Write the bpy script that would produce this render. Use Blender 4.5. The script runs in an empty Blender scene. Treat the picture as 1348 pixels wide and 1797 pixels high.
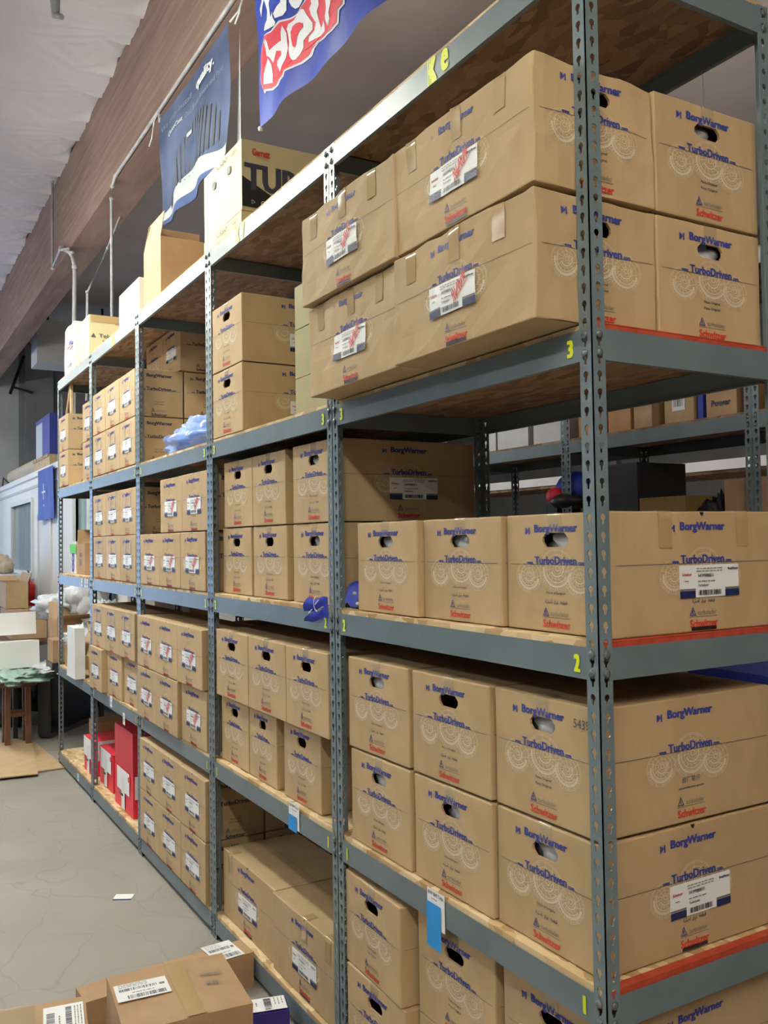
import bpy, bmesh, math, random
from math import sin, cos, pi, radians
from mathutils import Vector, Matrix, noise
from mathutils.geometry import tessellate_polygon
random.seed(7)
SC = bpy.context.scene
COL = SC.collection

# ------------------------------------------------------------------ camera
cd = bpy.data.cameras.new('camera'); cam = bpy.data.objects.new('camera', cd); COL.objects.link(cam)
R_ = Vector((0.50186891, 0.86481219, -0.0150822)); U_ = Vector((0.03548202, -0.00316218, 0.99936531)); F_ = Vector((-0.86421561, 0.50208553, 0.03227228))
mm = Matrix((R_, U_, -F_)).transposed().to_4x4(); mm.translation = Vector((1.3978, -1.3276, 1.7329))
cam.matrix_world = mm
cd.sensor_fit = 'VERTICAL'; cd.sensor_height = 36.0; cd.lens = 1564.03 / 1797 * 36.0
cd.clip_start = .05; cd.clip_end = 100
SC.camera = cam
# ------------------------------------------------------------------ colour and world
vs = SC.view_settings; vs.view_transform = 'Standard'; vs.look = 'None'; vs.gamma = 1; vs.use_curve_mapping = False
vs.exposure = 0.2
w = bpy.data.worlds.new('world'); SC.world = w; w.use_nodes = True
w.node_tree.nodes['Background'].inputs[0].default_value = (.8, .88, 1, 1); w.node_tree.nodes['Background'].inputs[1].default_value = .3
TUBE = 62.0          # brightness of the aisle tube lamps
LAMPS = [  # x0, x1, y, z, brightness factor, colour, what it hangs over
    (-4.9, -2.5, -1.13, 4.1, 2.3, (.99, 1, .86), 'over the second and third rack bays'),
    (-8.3, -5.9, -1.13, 4.1, 2.0, (1, .98, .9), 'over the far end of the aisle'),
    (1.2, 3.6, -2.0, 4.1, 2.3, (1, .98, .76), 'over the near end of the aisle'),
    (2.2, 4.6, -.8, 3.9, 1.1, (1, .72, .66), 'beyond the near end of the racks'),
    (-13.0, -10.6, -1.8, 4.2, 1.1, (1, 1, .95), 'over the office front'),
    (-5.0, -2.6, -5.2, 4.4, 1.6, (.97, 1, 1), 'over the open floor, added as fill light'),  # added fill lamp, raised for more uplight on the white ceiling
    (-16.6, -14.2, -1.6, 4.3, .8, (.97, 1, 1), 'over the far end wall, added to brighten it'),  # added to brighten the pale far wall and the office front
    (1.0, 3.4, -5.2, 4.6, .6, (1, .97, .88), 'over the near open floor, added as fill light'),  # unseen lamp, added for general fill in the hall
    (-4.6, -2.2, 3.4, 4.2, 1.3, (1, .93, .86), 'above the second rack, added to light the grey ceiling'),  # added out of view to light the grey ceiling beyond the beam
    (-3.0, -0.6, 5.9, 4.2, .12, (1, .98, .9), 'over the aisle behind the rear racks, added as faint fill'),  # weak unseen lamp, added as fill at the rear
]

# ------------------------------------------------------------------ materials
MATS = {}
def mat(name, col=(.5, .5, .5), rough=.6, metal=0, emit=None, es=0, spec=.5, trans=0, alpha=1, coat=0):
    if name in MATS: return MATS[name]
    m = bpy.data.materials.new(name); m.use_nodes = True
    b = m.node_tree.nodes['Principled BSDF']
    b.inputs['Base Color'].default_value = (*col, 1); b.inputs['Roughness'].default_value = rough
    b.inputs['Metallic'].default_value = metal; b.inputs['Specular IOR Level'].default_value = spec
    b.inputs['Transmission Weight'].default_value = trans; b.inputs['Alpha'].default_value = alpha
    b.inputs['Coat Weight'].default_value = coat
    if emit: b.inputs['Emission Color'].default_value = (*emit, 1); b.inputs['Emission Strength'].default_value = es
    MATS[name] = m; return m
def nodes(m): return m.node_tree.nodes, m.node_tree.links, m.node_tree.nodes['Principled BSDF']
def noisy(name, c1, c2, scale=5, detail=6, rough=.7, bump=0, bscale=None, stretch=(1, 1, 1), p0=.35, p1=.65, rnd=0, spec=.4, dist=0):
    m = mat(name, c1, rough, spec=spec); n, l, b = nodes(m)
    tc = n.new('ShaderNodeTexCoord'); mp = n.new('ShaderNodeMapping'); mp.inputs['Scale'].default_value = stretch
    nz = n.new('ShaderNodeTexNoise'); nz.inputs['Scale'].default_value = scale; nz.inputs['Detail'].default_value = detail; nz.inputs['Distortion'].default_value = dist
    cr = n.new('ShaderNodeValToRGB'); cr.color_ramp.elements[0].color = (*c1, 1); cr.color_ramp.elements[1].color = (*c2, 1)
    cr.color_ramp.elements[0].position = p0; cr.color_ramp.elements[1].position = p1
    l.new(tc.outputs['Object'], mp.inputs[0]); l.new(mp.outputs[0], nz.inputs['Vector']); l.new(nz.outputs[0], cr.inputs[0])
    out = cr.outputs[0]
    if rnd:
        oi = n.new('ShaderNodeObjectInfo'); mr = n.new('ShaderNodeMapRange'); mr.inputs[3].default_value = 1 - rnd; mr.inputs[4].default_value = 1 + rnd * .6
        mx = n.new('ShaderNodeVectorMath'); mx.operation = 'SCALE'
        l.new(oi.outputs['Random'], mr.inputs[0]); l.new(out, mx.inputs[0]); l.new(mr.outputs[0], mx.inputs[3]); out = mx.outputs[0]
    l.new(out, b.inputs['Base Color'])
    if bump:
        nb = n.new('ShaderNodeTexNoise'); nb.inputs['Scale'].default_value = bscale or scale * 4
        bp_ = n.new('ShaderNodeBump'); bp_.inputs['Strength'].default_value = bump; bp_.inputs['Distance'].default_value = .01
        l.new(mp.outputs[0], nb.inputs['Vector']); l.new(nb.outputs[0], bp_.inputs['Height']); l.new(bp_.outputs[0], b.inputs['Normal'])
    return m
M_CARD = noisy('cardboard', (.46, .325, .178), (.52, .37, .208), 9, 4, .72, .06, 60, rnd=.07, stretch=(1, 1, .6))
M_CARD2 = noisy('cardboard_brown', (.40, .25, .135), (.46, .30, .165), 7, 4, .7, .06, 50, rnd=.05)
M_CARDG = noisy('cardboard_olive', (.34, .31, .17), (.38, .345, .20), 7, 4, .7)
M_CARDIN = mat('cardboard_inside', (.30, .19, .10), .85)
M_EDGE = mat('cardboard_edge', (.58, .43, .28), .8)
M_BLUE = mat('ink_blue', (.035, .05, .27), .6); M_NAVY = mat('ink_navy', (.012, .02, .09), .5)
M_RED = mat('ink_red', (.62, .06, .035), .6); M_INKD = mat('ink_dark', (.05, .05, .075), .6)
M_INKG = mat('ink_grey', (.19, .165, .15), .6); M_PALE = mat('ink_pale', (.68, .585, .43), .65)
M_BLACK = mat('black', (.012, .012, .014), .5); M_WHITE = mat('white_paper', (.84, .86, .88), .55)
M_OFFW = mat('white_board', (.78, .80, .80), .6)
M_TAPE = mat('packing_tape', (.45, .31, .15), .16, spec=.6, coat=.5)
M_TAPEC = mat('clear_tape', (.60, .48, .30), .12, spec=.7, coat=.6, alpha=.55)
M_STEEL = noisy('grey_blue_steel', (.115, .155, .178), (.14, .185, .21), 6, 4, .38, .03, 20, spec=.6)
M_STEELP = noisy('grey_green_post_steel', (.125, .172, .198), (.155, .203, .228), 9, 4, .33, .03, 30, spec=.6)
M_RIVET = mat('rivet_steel', (.16, .19, .20), .35, .5)
M_YEL = mat('yellow_decal', (.75, .85, .02), .4)
M_REDP = noisy('red_painted_board', (.38, .045, .02), (.48, .075, .035), 30, 4, .7)
M_PINK = mat('red_box_print', (.82, .03, .06), .45); M_DRED = mat('dark_red_box', (.55, .02, .04), .45)
M_FLAGB = noisy('flag_blue', (.012, .035, .30), (.02, .05, .38), 3, 3, .5); M_FLAGR = mat('flag_red', (.62, .03, .06), .5); M_FLAGW = mat('flag_white', (.66, .67, .72), .6)
M_BLUEC = mat('blue_cloth', (.02, .04, .42), .7); M_CAB = mat('blue_enamel', (.03, .05, .34), .4)
M_GALV = noisy('galvanised_pipe', (.40, .40, .42), (.52, .52, .53), 12, 3, .4, spec=.5)
M_DARK = mat('dark_plastic', (.02, .022, .025), .4); M_DARKC = noisy('charcoal_fabric', (.03, .034, .04), (.05, .055, .06), 12, 3, .9)
M_EXT = mat('extinguisher_red', (.72, .02, .02), .25, coat=.5); M_WOODB = noisy('brown_wood', (.12, .05, .025), (.18, .08, .04), 8, 4, .5, stretch=(6, 6, 1))
M_WOODL = noisy('pallet_wood', (.50, .36, .20), (.62, .47, .28), 10, 4, .7)
M_TAN = mat('paper_roll', (.55, .47, .34), .6); M_GREEN = mat('box_green', (.12, .6, .08), .5); M_PURP = mat('box_purple', (.13, .03, .5), .5)
M_LBLUE = mat('sticky_note_blue', (.02, .28, .72), .6); M_PBLUE = mat('blue_violet_box', (.03, .02, .22), .45)
M_YBOX = mat('yellow_brown_card', (.30, .20, .06), .7)
def plastic(name, col, alpha, rough=.25):
    return mat(name, col, rough, spec=.6, alpha=alpha)
M_PLW = plastic('clear_white_plastic', (.80, .84, .88), .72); M_PLB = plastic('clear_blue_plastic', (.34, .52, .95), .55, .2)
M_PLG = plastic('green_tinted_plastic', (.42, .62, .52), .75); M_GLASS = mat('window_glass', (.62, .74, .76), .08, spec=.8, alpha=.45)
def glass_green(): return mat('green_glass', (.55, .78, .74), .08, spec=.8, alpha=.5)
# OSB: layered chips
def osb(name, c1, c2, c3):
    m = mat(name, c1, .75); n, l, b = nodes(m)
    tc = n.new('ShaderNodeTexCoord'); mp = n.new('ShaderNodeMapping'); mp.inputs['Scale'].default_value = (14, 34, 20)
    nz = n.new('ShaderNodeTexNoise'); nz.inputs['Scale'].default_value = 5; nz.inputs['Detail'].default_value = 3
    ad = n.new('ShaderNodeVectorMath'); ad.operation = 'ADD'
    vo = n.new('ShaderNodeTexVoronoi'); vo.inputs['Scale'].default_value = 1.0
    cr = n.new('ShaderNodeValToRGB'); e = cr.color_ramp.elements; e[0].color = (*c1, 1); e[0].position = .1; e[1].color = (*c3, 1); e[1].position = .95
    k = e.new(.5); k.color = (*c2, 1)
    sx = n.new('ShaderNodeSeparateXYZ')
    nm = n.new('ShaderNodeVectorMath'); nm.operation = 'SCALE'; nm.inputs[3].default_value = 2.2
    l.new(tc.outputs['Object'], nz.inputs['Vector']); l.new(nz.outputs[1], nm.inputs[0]); l.new(tc.outputs['Object'], mp.inputs[0])
    l.new(mp.outputs[0], ad.inputs[0]); l.new(nm.outputs[0], ad.inputs[1]); l.new(ad.outputs[0], vo.inputs['Vector'])
    l.new(vo.outputs['Color'], sx.inputs[0]); l.new(sx.outputs[0], cr.inputs[0]); l.new(cr.outputs[0], b.inputs['Base Color'])
    return m
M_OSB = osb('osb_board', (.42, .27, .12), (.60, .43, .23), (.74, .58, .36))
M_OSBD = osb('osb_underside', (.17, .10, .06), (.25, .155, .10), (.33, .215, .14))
# concrete floor
M_FLOOR = noisy('concrete', (.27, .25, .22), (.35, .325, .29), 1.4, 12, .55, .05, 14, p0=.25, p1=.75, dist=.3, spec=.35)
def floor_marks():
    n, l, b = nodes(M_FLOOR)
    src = b.inputs['Base Color'].links[0].from_socket
    tc = n.new('ShaderNodeTexCoord'); nz = n.new('ShaderNodeTexNoise'); nz.inputs['Scale'].default_value = 1.3; nz.inputs['Detail'].default_value = 3
    sc = n.new('ShaderNodeVectorMath'); sc.operation = 'SCALE'; sc.inputs[3].default_value = .8
    ad = n.new('ShaderNodeVectorMath'); vo = n.new('ShaderNodeTexVoronoi'); vo.feature = 'DISTANCE_TO_EDGE'; vo.inputs['Scale'].default_value = 2.3
    cr = n.new('ShaderNodeValToRGB'); cr.color_ramp.elements[0].color = (.62, .62, .62, 1); cr.color_ramp.elements[1].position = .012
    mx = n.new('ShaderNodeMix'); mx.data_type = 'RGBA'; mx.blend_type = 'MULTIPLY'; mx.inputs[0].default_value = .4
    l.new(tc.outputs['Object'], nz.inputs['Vector']); l.new(nz.outputs[1], sc.inputs[0]); l.new(sc.outputs[0], ad.inputs[0]); l.new(tc.outputs['Object'], ad.inputs[1])
    l.new(ad.outputs[0], vo.inputs['Vector']); l.new(vo.outputs['Distance'], cr.inputs[0]); l.new(src, mx.inputs[6]); l.new(cr.outputs[0], mx.inputs[7]); l.new(mx.outputs[2], b.inputs['Base Color'])
floor_marks()
M_WALL = noisy('painted_wall', (.56, .57, .58), (.62, .63, .63), 2, 4, .8, .03, 30)
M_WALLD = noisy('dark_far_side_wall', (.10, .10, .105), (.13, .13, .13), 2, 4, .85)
M_WALLG = noisy('grey_block_wall', (.26, .265, .28), (.31, .315, .32), 2, 4, .85, .05, 20)
M_CEILW = noisy('insulation_vinyl', (.66, .63, .66), (.72, .69, .715), 1.5, 5, .6, .02, 3)
M_CEILG = noisy('ceiling_panel_grey', (.60, .535, .51), (.66, .60, .57), 1.5, 5, .7)
M_BEAM = noisy('glulam_wood', (.20, .125, .10), (.33, .22, .185), 3, 8, .65, .06, 12, stretch=(.35, 3, 5), p0=.3, p1=.7, dist=.6)
M_OFF = mat('office_wall_white', (.88, .88, .84), .6); M_DOORC = mat('office_door_cream', (.74, .72, .66), .5)
M_LAMP = mat('lamp_housing', (.8, .8, .8), .5)

# ------------------------------------------------------------------ mesh builder
def frange(a, b, n): return [a + (b - a) * i / n for i in range(n + 1)]
class MB:
    def __init__(s): s.v = []; s.f = []; s.m = []; s.mats = []
    def mi(s, m):
        if m not in s.mats: s.mats.append(m)
        return s.mats.index(m)
    def face(s, pts, m):
        b = len(s.v); s.v += [tuple(p) for p in pts]; s.f.append(tuple(range(b, b + len(pts)))); s.m.append(s.mi(m))
    def add(s, vs_, fs_, m, fn=None):
        b = len(s.v); s.v += [tuple(fn(p) if fn else p) for p in vs_]; k = s.mi(m)
        for f in fs_: s.f.append(tuple(b + i for i in f)); s.m.append(k)
    def box(s, x0, x1, y0, y1, z0, z1, m, fn=None, skip=()):
        vs_ = [(x, y, z) for z in (z0, z1) for y in (y0, y1) for x in (x0, x1)]
        fs = {'b': (0, 2, 3, 1), 't': (4, 5, 7, 6), 'f': (0, 1, 5, 4), 'k': (2, 6, 7, 3), 'l': (0, 4, 6, 2), 'r': (1, 3, 7, 5)}
        s.add(vs_, [v for k, v in fs.items() if k not in skip], m, fn)
    def tube(s, pts, r, m, n=10, cap=True):
        pts = [Vector(p) for p in pts]; rings = []
        for i, p in enumerate(pts):
            d = (pts[min(i + 1, len(pts) - 1)] - pts[max(i - 1, 0)]).normalized()
            a = d.cross(Vector((0, 0, 1)) if abs(d.z) < .9 else Vector((1, 0, 0))).normalized(); b_ = d.cross(a)
            rr = r[i] if isinstance(r, (list, tuple)) else r
            rings.append([p + a * cos(2 * pi * k / n) * rr + b_ * sin(2 * pi * k / n) * rr for k in range(n)])
        vs_ = [v for g in rings for v in g]
        fs_ = [(i * n + k, i * n + (k + 1) % n, (i + 1) * n + (k + 1) % n, (i + 1) * n + k) for i in range(len(pts) - 1) for k in range(n)]
        if cap: fs_ += [tuple(range(n - 1, -1, -1)), tuple(range((len(pts) - 1) * n, len(pts) * n))]
        s.add(vs_, fs_, m)
    def grid(s, us, vs_, fn, m):
        b = len(s.v); nu = len(us)
        for v in vs_:
            for u in us: s.v.append(tuple(fn(u, v)))
        k = s.mi(m)
        for j in range(len(vs_) - 1):
            for i in range(nu - 1): s.f.append((b + j * nu + i, b + j * nu + i + 1, b + (j + 1) * nu + i + 1, b + (j + 1) * nu + i)); s.m.append(k)
    def sphere(s, c, r, m, nu=12, nv=8, fn=None):
        c = Vector(c); r = r if isinstance(r, (tuple, list)) else (r, r, r); vs_ = []; fs_ = []
        for j in range(nv + 1):
            t = pi * j / nv
            for i in range(nu):
                a = 2 * pi * i / nu; p = Vector((r[0] * sin(t) * cos(a), r[1] * sin(t) * sin(a), r[2] * cos(t))) + c
                vs_.append(tuple(fn(p) if fn else p))
        for j in range(nv):
            for i in range(nu): fs_.append((j * nu + i, (j + 1) * nu + i, (j + 1) * nu + (i + 1) % nu, j * nu + (i + 1) % nu))
        s.add(vs_, fs_, m)
    def mesh(s, name, smooth=False):
        me = bpy.data.meshes.new(name); me.from_pydata(s.v, [], s.f)
        for m in s.mats: me.materials.append(m)
        me.polygons.foreach_set('material_index', s.m)
        if smooth: me.polygons.foreach_set('use_smooth', [True] * len(me.polygons))
        me.update(); return me
    def build(s, name, parent=None, smooth=False, weld=False):
        me = s.mesh(name, smooth)
        if weld:
            bm = bmesh.new(); bm.from_mesh(me); bmesh.ops.remove_doubles(bm, verts=bm.verts, dist=1e-5); bmesh.ops.recalc_face_normals(bm, faces=bm.faces); bm.to_mesh(me); bm.free()
        return link(name, me, parent)
def link(name, me, parent=None, loc=None, rz=None):
    o = bpy.data.objects.new(name, me); COL.objects.link(o)
    if parent: o.parent = parent
    if loc: o.location = loc
    if rz is not None: o.rotation_euler.z = rz
    return o
def empty(name, loc=(0, 0, 0), rz=0):
    o = bpy.data.objects.new(name, None); COL.objects.link(o); o.location = loc; o.rotation_euler.z = rz; o.empty_display_size = .1; return o
def tag(o, label=None, cat=None, group=None, kind=None):
    if label: o['label'] = label
    if cat: o['category'] = cat
    if group: o['group'] = group
    if kind: o['kind'] = kind
    return o
def struct(o): o['kind'] = 'structure'; return o
def child(name, me, parent, label=None, loc=None):
    o = link(name, me, parent, loc)
    if label: o['label'] = label
    return o
def blob(c, r, m, seed=0, amp=.25, fr=3, nu=28, nv=18, flat=None, mb=None):
    mb = mb or MB(); c = Vector(c)
    def fn(p):
        d = p - c; q = Vector((d.x / r[0], d.y / r[1], d.z / r[2]))
        k = 1 + amp * noise.noise(q * fr + Vector((seed, seed * 2.3, 0))) + amp * .5 * noise.noise(q * fr * 2.7 + Vector((seed, 0, 7)))
        k += amp * .35 * abs(noise.noise(q * fr * 4 + Vector((0, seed, 3))))
        p2 = c + d * k
        if flat is not None and p2.z < flat: p2.z = flat
        return p2
    mb.sphere(c, r, m, nu, nv, fn); return mb

# ------------------------------------------------------------------ lettering (flat outlines, turned into faces)
TXT = {}
def text2d(s, bold=0.0, res=2):
    key = (s, bold)
    if key in TXT: return TXT[key]
    c = bpy.data.curves.new('t', 'FONT'); c.body = s; c.size = 1; c.offset = bold; c.resolution_u = res; c.fill_mode = 'FRONT'
    o = bpy.data.objects.new('t', c); COL.objects.link(o)
    dg = bpy.context.evaluated_depsgraph_get(); dg.update(); ev = o.evaluated_get(dg); me = ev.to_mesh()
    vs_ = [(v.co.x, v.co.y) for v in me.vertices]; fs_ = [tuple(p.vertices) for p in me.polygons]
    ev.to_mesh_clear(); bpy.data.objects.remove(o); bpy.data.curves.remove(c)
    if not vs_: vs_ = [(0, 0), (1, 0), (1, 1)]; fs_ = [(0, 1, 2)]
    x0 = min(v[0] for v in vs_); x1 = max(v[0] for v in vs_); y0 = min(v[1] for v in vs_); y1 = max(v[1] for v in vs_)
    out = ([((v[0] - x0) / max(x1 - x0, 1e-6), (v[1] - y0) / max(y1 - y0, 1e-6)) for v in vs_], fs_)
    TXT[key] = out; return out
class Print:
    """flat artwork in (u right, v up) metres; layers = list of (verts2d, faces, mat, lift)"""
    def __init__(s): s.l = []
    def text(s, t, cu, v0, wd, ht, m, bold=.02, lift=.0006, slant=0, rot=0):
        vs_, fs_ = text2d(t, 0.0); d = bold * ht * 1.5
        for k in ((-1, 1) if bold < .015 and bold > 0 else (-1, 0, 1) if bold else (0,)):
            for j in ((-.4, .4) if bold >= .03 else (0,)):
                s.l.append(([(cu + (x - .5) * (wd - 2 * d) + k * d + slant * y * ht, v0 + y * ht + j * d) for x, y in vs_], fs_, m, lift + .00006 * (k + 1) + .00015 * (j > 0)))
    def rect(s, u0, u1, v0, v1, m, lift=.0004):
        nu = max(1, int(abs(u1 - u0) / .03)); nv = max(1, int(abs(v1 - v0) / .03)); us = frange(u0, u1, nu); vs_ = frange(v0, v1, nv)
        s.l.append(([(u, v) for v in vs_ for u in us], [(j * (nu + 1) + i, j * (nu + 1) + i + 1, (j + 1) * (nu + 1) + i + 1, (j + 1) * (nu + 1) + i) for j in range(nv) for i in range(nu)], m, lift))
    def lines(s, u0, u1, v0, n, step, m, lift=.001, seed=1, h=.0022):
        rr = random.Random(seed)
        for k in range(n):
            u = u0
            while u < u1:
                wd = rr.uniform(.006, .018); 
                if u + wd > u1: break
                s.rect(u, u + wd, v0 - k * step, v0 - k * step + h, m, lift); u += wd + .003
    def poly(s, pts, m, lift=.0004):
        tri = tessellate_polygon([[Vector((p[0], p[1], 0)) for p in pts]])
        s.l.append((list(pts), [tuple(t) for t in tri], m, lift))
    def ring(s, cu, cv, r, wd, m, n=26, sq=1, lift=.0003, a0=0, a1=2 * pi):
        vs_ = []; fs_ = []
        for i in range(n + 1):
            a = a0 + (a1 - a0) * i / n
            for q in (r - wd / 2, r + wd / 2): vs_.append((cu + q * cos(a), cv + q * sin(a) * sq))
        for i in range(n): fs_.append((2 * i, 2 * i + 1, 2 * i + 3, 2 * i + 2))
        s.l.append((vs_, fs_, m, lift))
    def bars(s, u0, u1, v0, v1, m, n=22, seed=1, lift=.0008):
        rr = random.Random(seed); u = u0; st = (u1 - u0) / n; vs_ = []; fs_ = []
        for i in range(n):
            wd = st * rr.choice((.3, .5, .75)); b = len(vs_); vs_ += [(u, v0), (u + wd, v0), (u + wd, v1), (u, v1)]; fs_.append((b, b + 1, b + 2, b + 3)); u += st
        s.l.append((vs_, fs_, m, lift))
    def put(s, mb, fn):
        for vs_, fs_, m, lift in s.l: mb.add([fn(u, v, lift) for u, v in vs_], fs_, m)
    def flat(s, mb, O, U, V, N):
        O, U, V, N = map(Vector, (O, U, V, N)); s.put(mb, lambda u, v, l: O + U * u + V * v + N * l)

def turbo_print(lang, halfw, slot=False, black=False):
    p = Print(); B = M_INKD if black else M_BLUE; Rd = M_INKD if black else M_RED; k = 1.0
    p.rect(-halfw, halfw, -.1228, -.1218, M_INKD, .0005)
    if not black:
        rr = random.Random(11)
        def seg(cu, cv, a0, r0, a1, r1, t):
            x0, y0, x1, y1 = cu + r0 * cos(a0), cv + r0 * sin(a0) * .88, cu + r1 * cos(a1), cv + r1 * sin(a1) * .88
            L_ = math.hypot(x1 - x0, y1 - y0) or 1; nx, ny = -(y1 - y0) / L_ * t, (x1 - x0) / L_ * t
            p.l.append(([(x0 + nx, y0 + ny), (x0 - nx, y0 - ny), (x1 - nx, y1 - ny), (x1 + nx, y1 + ny)], [(0, 1, 2, 3)], M_PALE, .00035))
        for cu, cv, r in ((-.096, -.153, .045), (.004, -.136, .058), (.080, -.154, .048)):
            for q, wd, a0, a1 in ((1.0, .0009, 0, 360), (.93, .0007, 0, 360), (.78, .0055, 170, 350), (.70, .0012, 0, 360), (.62, .0026, 150, 330), (.47, .0011, 0, 360), (.36, .0035, 200, 400), (.24, .0011, 0, 360), (.12, .0022, 0, 360)):
                p.ring(cu + .004 * (1 - q), cv + .006 * (1 - q), r * q, wd, M_PALE, 40, .88, .0003, radians(a0), radians(a1))
            n = 44 if r > .05 else 34
            for i in range(n):
                a = 2 * pi * i / n
                if 180 < math.degrees(a) % 360 < 345: seg(cu, cv, a, r * .80, a + .06, r * .92, .0007)
            for i in range(12):
                a = 2 * pi * i / 12; seg(cu, cv, a, r * .22, a + .5, r * .60, .0006); seg(cu, cv, a + .5, r * .60, a + .62, r * .98, .00045)
    # small square mark of slanted strokes, then the word
    s_ = .0085; mu = -.098; mv = -.040
    for a, b_, c in ((0, .9, 0), (0, .9, .55), (.5, .45, .2)):
        p.l.append(([(mu - s_ + a * s_, mv - s_ + c * s_), (mu - s_ * .1 + a * s_, mv - s_ * .2 + c * s_), (mu - s_ * .1 + a * s_, mv + s_ * .45 + c * s_), (mu - s_ + a * s_, mv - s_ * .35 + c * s_)], [(0, 1, 2, 3)], B, .0006))
    p.rect(mu - s_, mu - s_ * .6, mv - s_, mv + s_, B, .0006); p.rect(mu + s_ * .5, mu + s_, mv - s_, mv + s_, B, .0006)
    p.text('BorgWarner', .002, -.0495, .150, .024, B, .04)
    p.text('TurboDriven', 0, -.1215, .146, .0185, B, .04); p.text('www.', -.089, -.1215, .024, .0055, B, .05); p.text('.com', .087, -.1215, .022, .006, B, .05)
    if lang == 'es':
        p.text('Pieza Original', 0, -.192, .056, .0075, M_INKD, .01); p.text('Peça Original', 0, -.207, .056, .0085, M_INKD, .01)
    elif lang == 'fr':
        p.text("Pièce d'Origine", 0, -.194, .064, .0075, M_INKD, .01)
        p.text('\uFE94\uFEF4\uFEE0\uFEBB\uFE83  \uFEAD\uFE8E\uFEF4\uFECF  \uFE94\uFECC\uFEC4\uFED7', 0, -.218, .076, .014, M_INKD, .01)
    else:
        p.text('原厂零件', 0, -.196, .062, .014, M_INKG, .01); p.text('для оригинальных деталей', 0, -.210, .084, .006, M_INKD, .01)
    u = -.036; v = -.2455; t = .0016
    p.l.append(([(u - .011, v), (u + .011, v), (u, v + .021), (u - .0075, v + .0022), (u + .0075, v + .0022), (u, v + .0165)], [(0, 1, 4, 3), (1, 2, 5, 4), (2, 0, 3, 5)], B if lang != 'cn' else M_INKD, .0005))
    p.text('K', u, v + .004, .006, .0085, M_INKD, .02)
    p.text('turbolader', .012, -.2445, .062, .011, M_INKG, .0); p.rect(-.048, .046, -.249, -.2482, M_INKD)
    p.text('Schwitzer', 0, -.2725, .094, .0175, Rd, .035)
    return p
# shipping sticker, 200 x 76 mm
def label_mesh(scrib=False, name='shipping_label'):
    mb = MB(); p = Print(); a, h = .1, .038
    p.rect(-a, a, -h, h, M_WHITE, 0)
    p.rect(-a, -.048, -h, -h + .016, M_NAVY, .0010); p.rect(.052, a, -h, -h + .016, M_NAVY, .0010)
    p.rect(-a, -.048, -h + .017, -h + .021, M_INKG, .0010); p.rect(.052, a, -h + .017, -h + .021, M_INKG, .0010)
    p.bars(-.038, .04, -h + .005, -h + .017, M_BLACK, 26, 3, .0018)
    p.text('Schwitzer', -.077, .014, .032, .006, M_RED, .03, .0018); p.text('BorgWarner', .079, .024, .036, .0065, M_INKD, .04, .0018)
    p.text('54399880031', -.014, .010, .052, .0075, M_INKD, .02, .0018); p.text('Turbolader', -.022, -.012, .036, .0055, M_INKD, .02, .0018)
    p.lines(-.045, .05, .029, 2, .006, M_INKG, .0018, 4, .0018); p.lines(-.04, .02, -.001, 1, .006, M_INKG, .0018, 8, .002); p.lines(-.085, -.06, 0, 1, .006, M_INKG, .0018, 5, .002)
    if scrib:
        rr = random.Random(5); pts = [(.012 + .052 * i / 17 + .012 * (-1) ** i * rr.random(), -.012 + .05 * i / 17 + (.016 if i % 2 else -.012)) for i in range(18)]
        for (x0, y0), (x1, y1) in zip(pts, pts[1:]):
            d = Vector((x1 - x0, y1 - y0)); n = Vector((-d.y, d.x)).normalized() * .0011
            p.l.append(([(x0 + n.x, y0 + n.y), (x0 - n.x, y0 - n.y), (x1 - n.x, y1 - n.y), (x1 + n.x, y1 + n.y)], [(0, 1, 2, 3)], M_RED, .0024))
        for (x0, y0), (x1, y1) in (((.015, -.02), (.075, .022)), ((.03, .03), (.035, -.016)), ((.05, .034), (.028, .0))):
            d = Vector((x1 - x0, y1 - y0)); n = Vector((-d.y, d.x)).normalized() * .0011
            p.l.append(([(x0 + n.x, y0 + n.y), (x0 - n.x, y0 - n.y), (x1 - n.x, y1 - n.y), (x1 + n.x, y1 + n.y)], [(0, 1, 2, 3)], M_RED, .0026))
    p.flat(mb, (0, 0, 0), (1, 0, 0), (0, 0, 1), (0, -1, 0)); return mb.mesh(name)
LBL = label_mesh(); LBLS = label_mesh(True, 'shipping_label_scribbled')
def tape_mesh(w_, l_, m):
    mb = MB(); prof = [(.045, 0), (.02, 0), (.004, 0), (0, -.0005)] + [(0, -l_ * (i + 1) / 5) for i in range(5)]
    mb.grid(frange(-w_ / 2, w_ / 2, 3), prof, lambda u, p: (u, p[0], p[1]), m); return mb.mesh('packing_tape', True)
TP_S = tape_mesh(.045, .035, M_TAPEC); TP_L = tape_mesh(.042, .085, M_TAPE)

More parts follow.
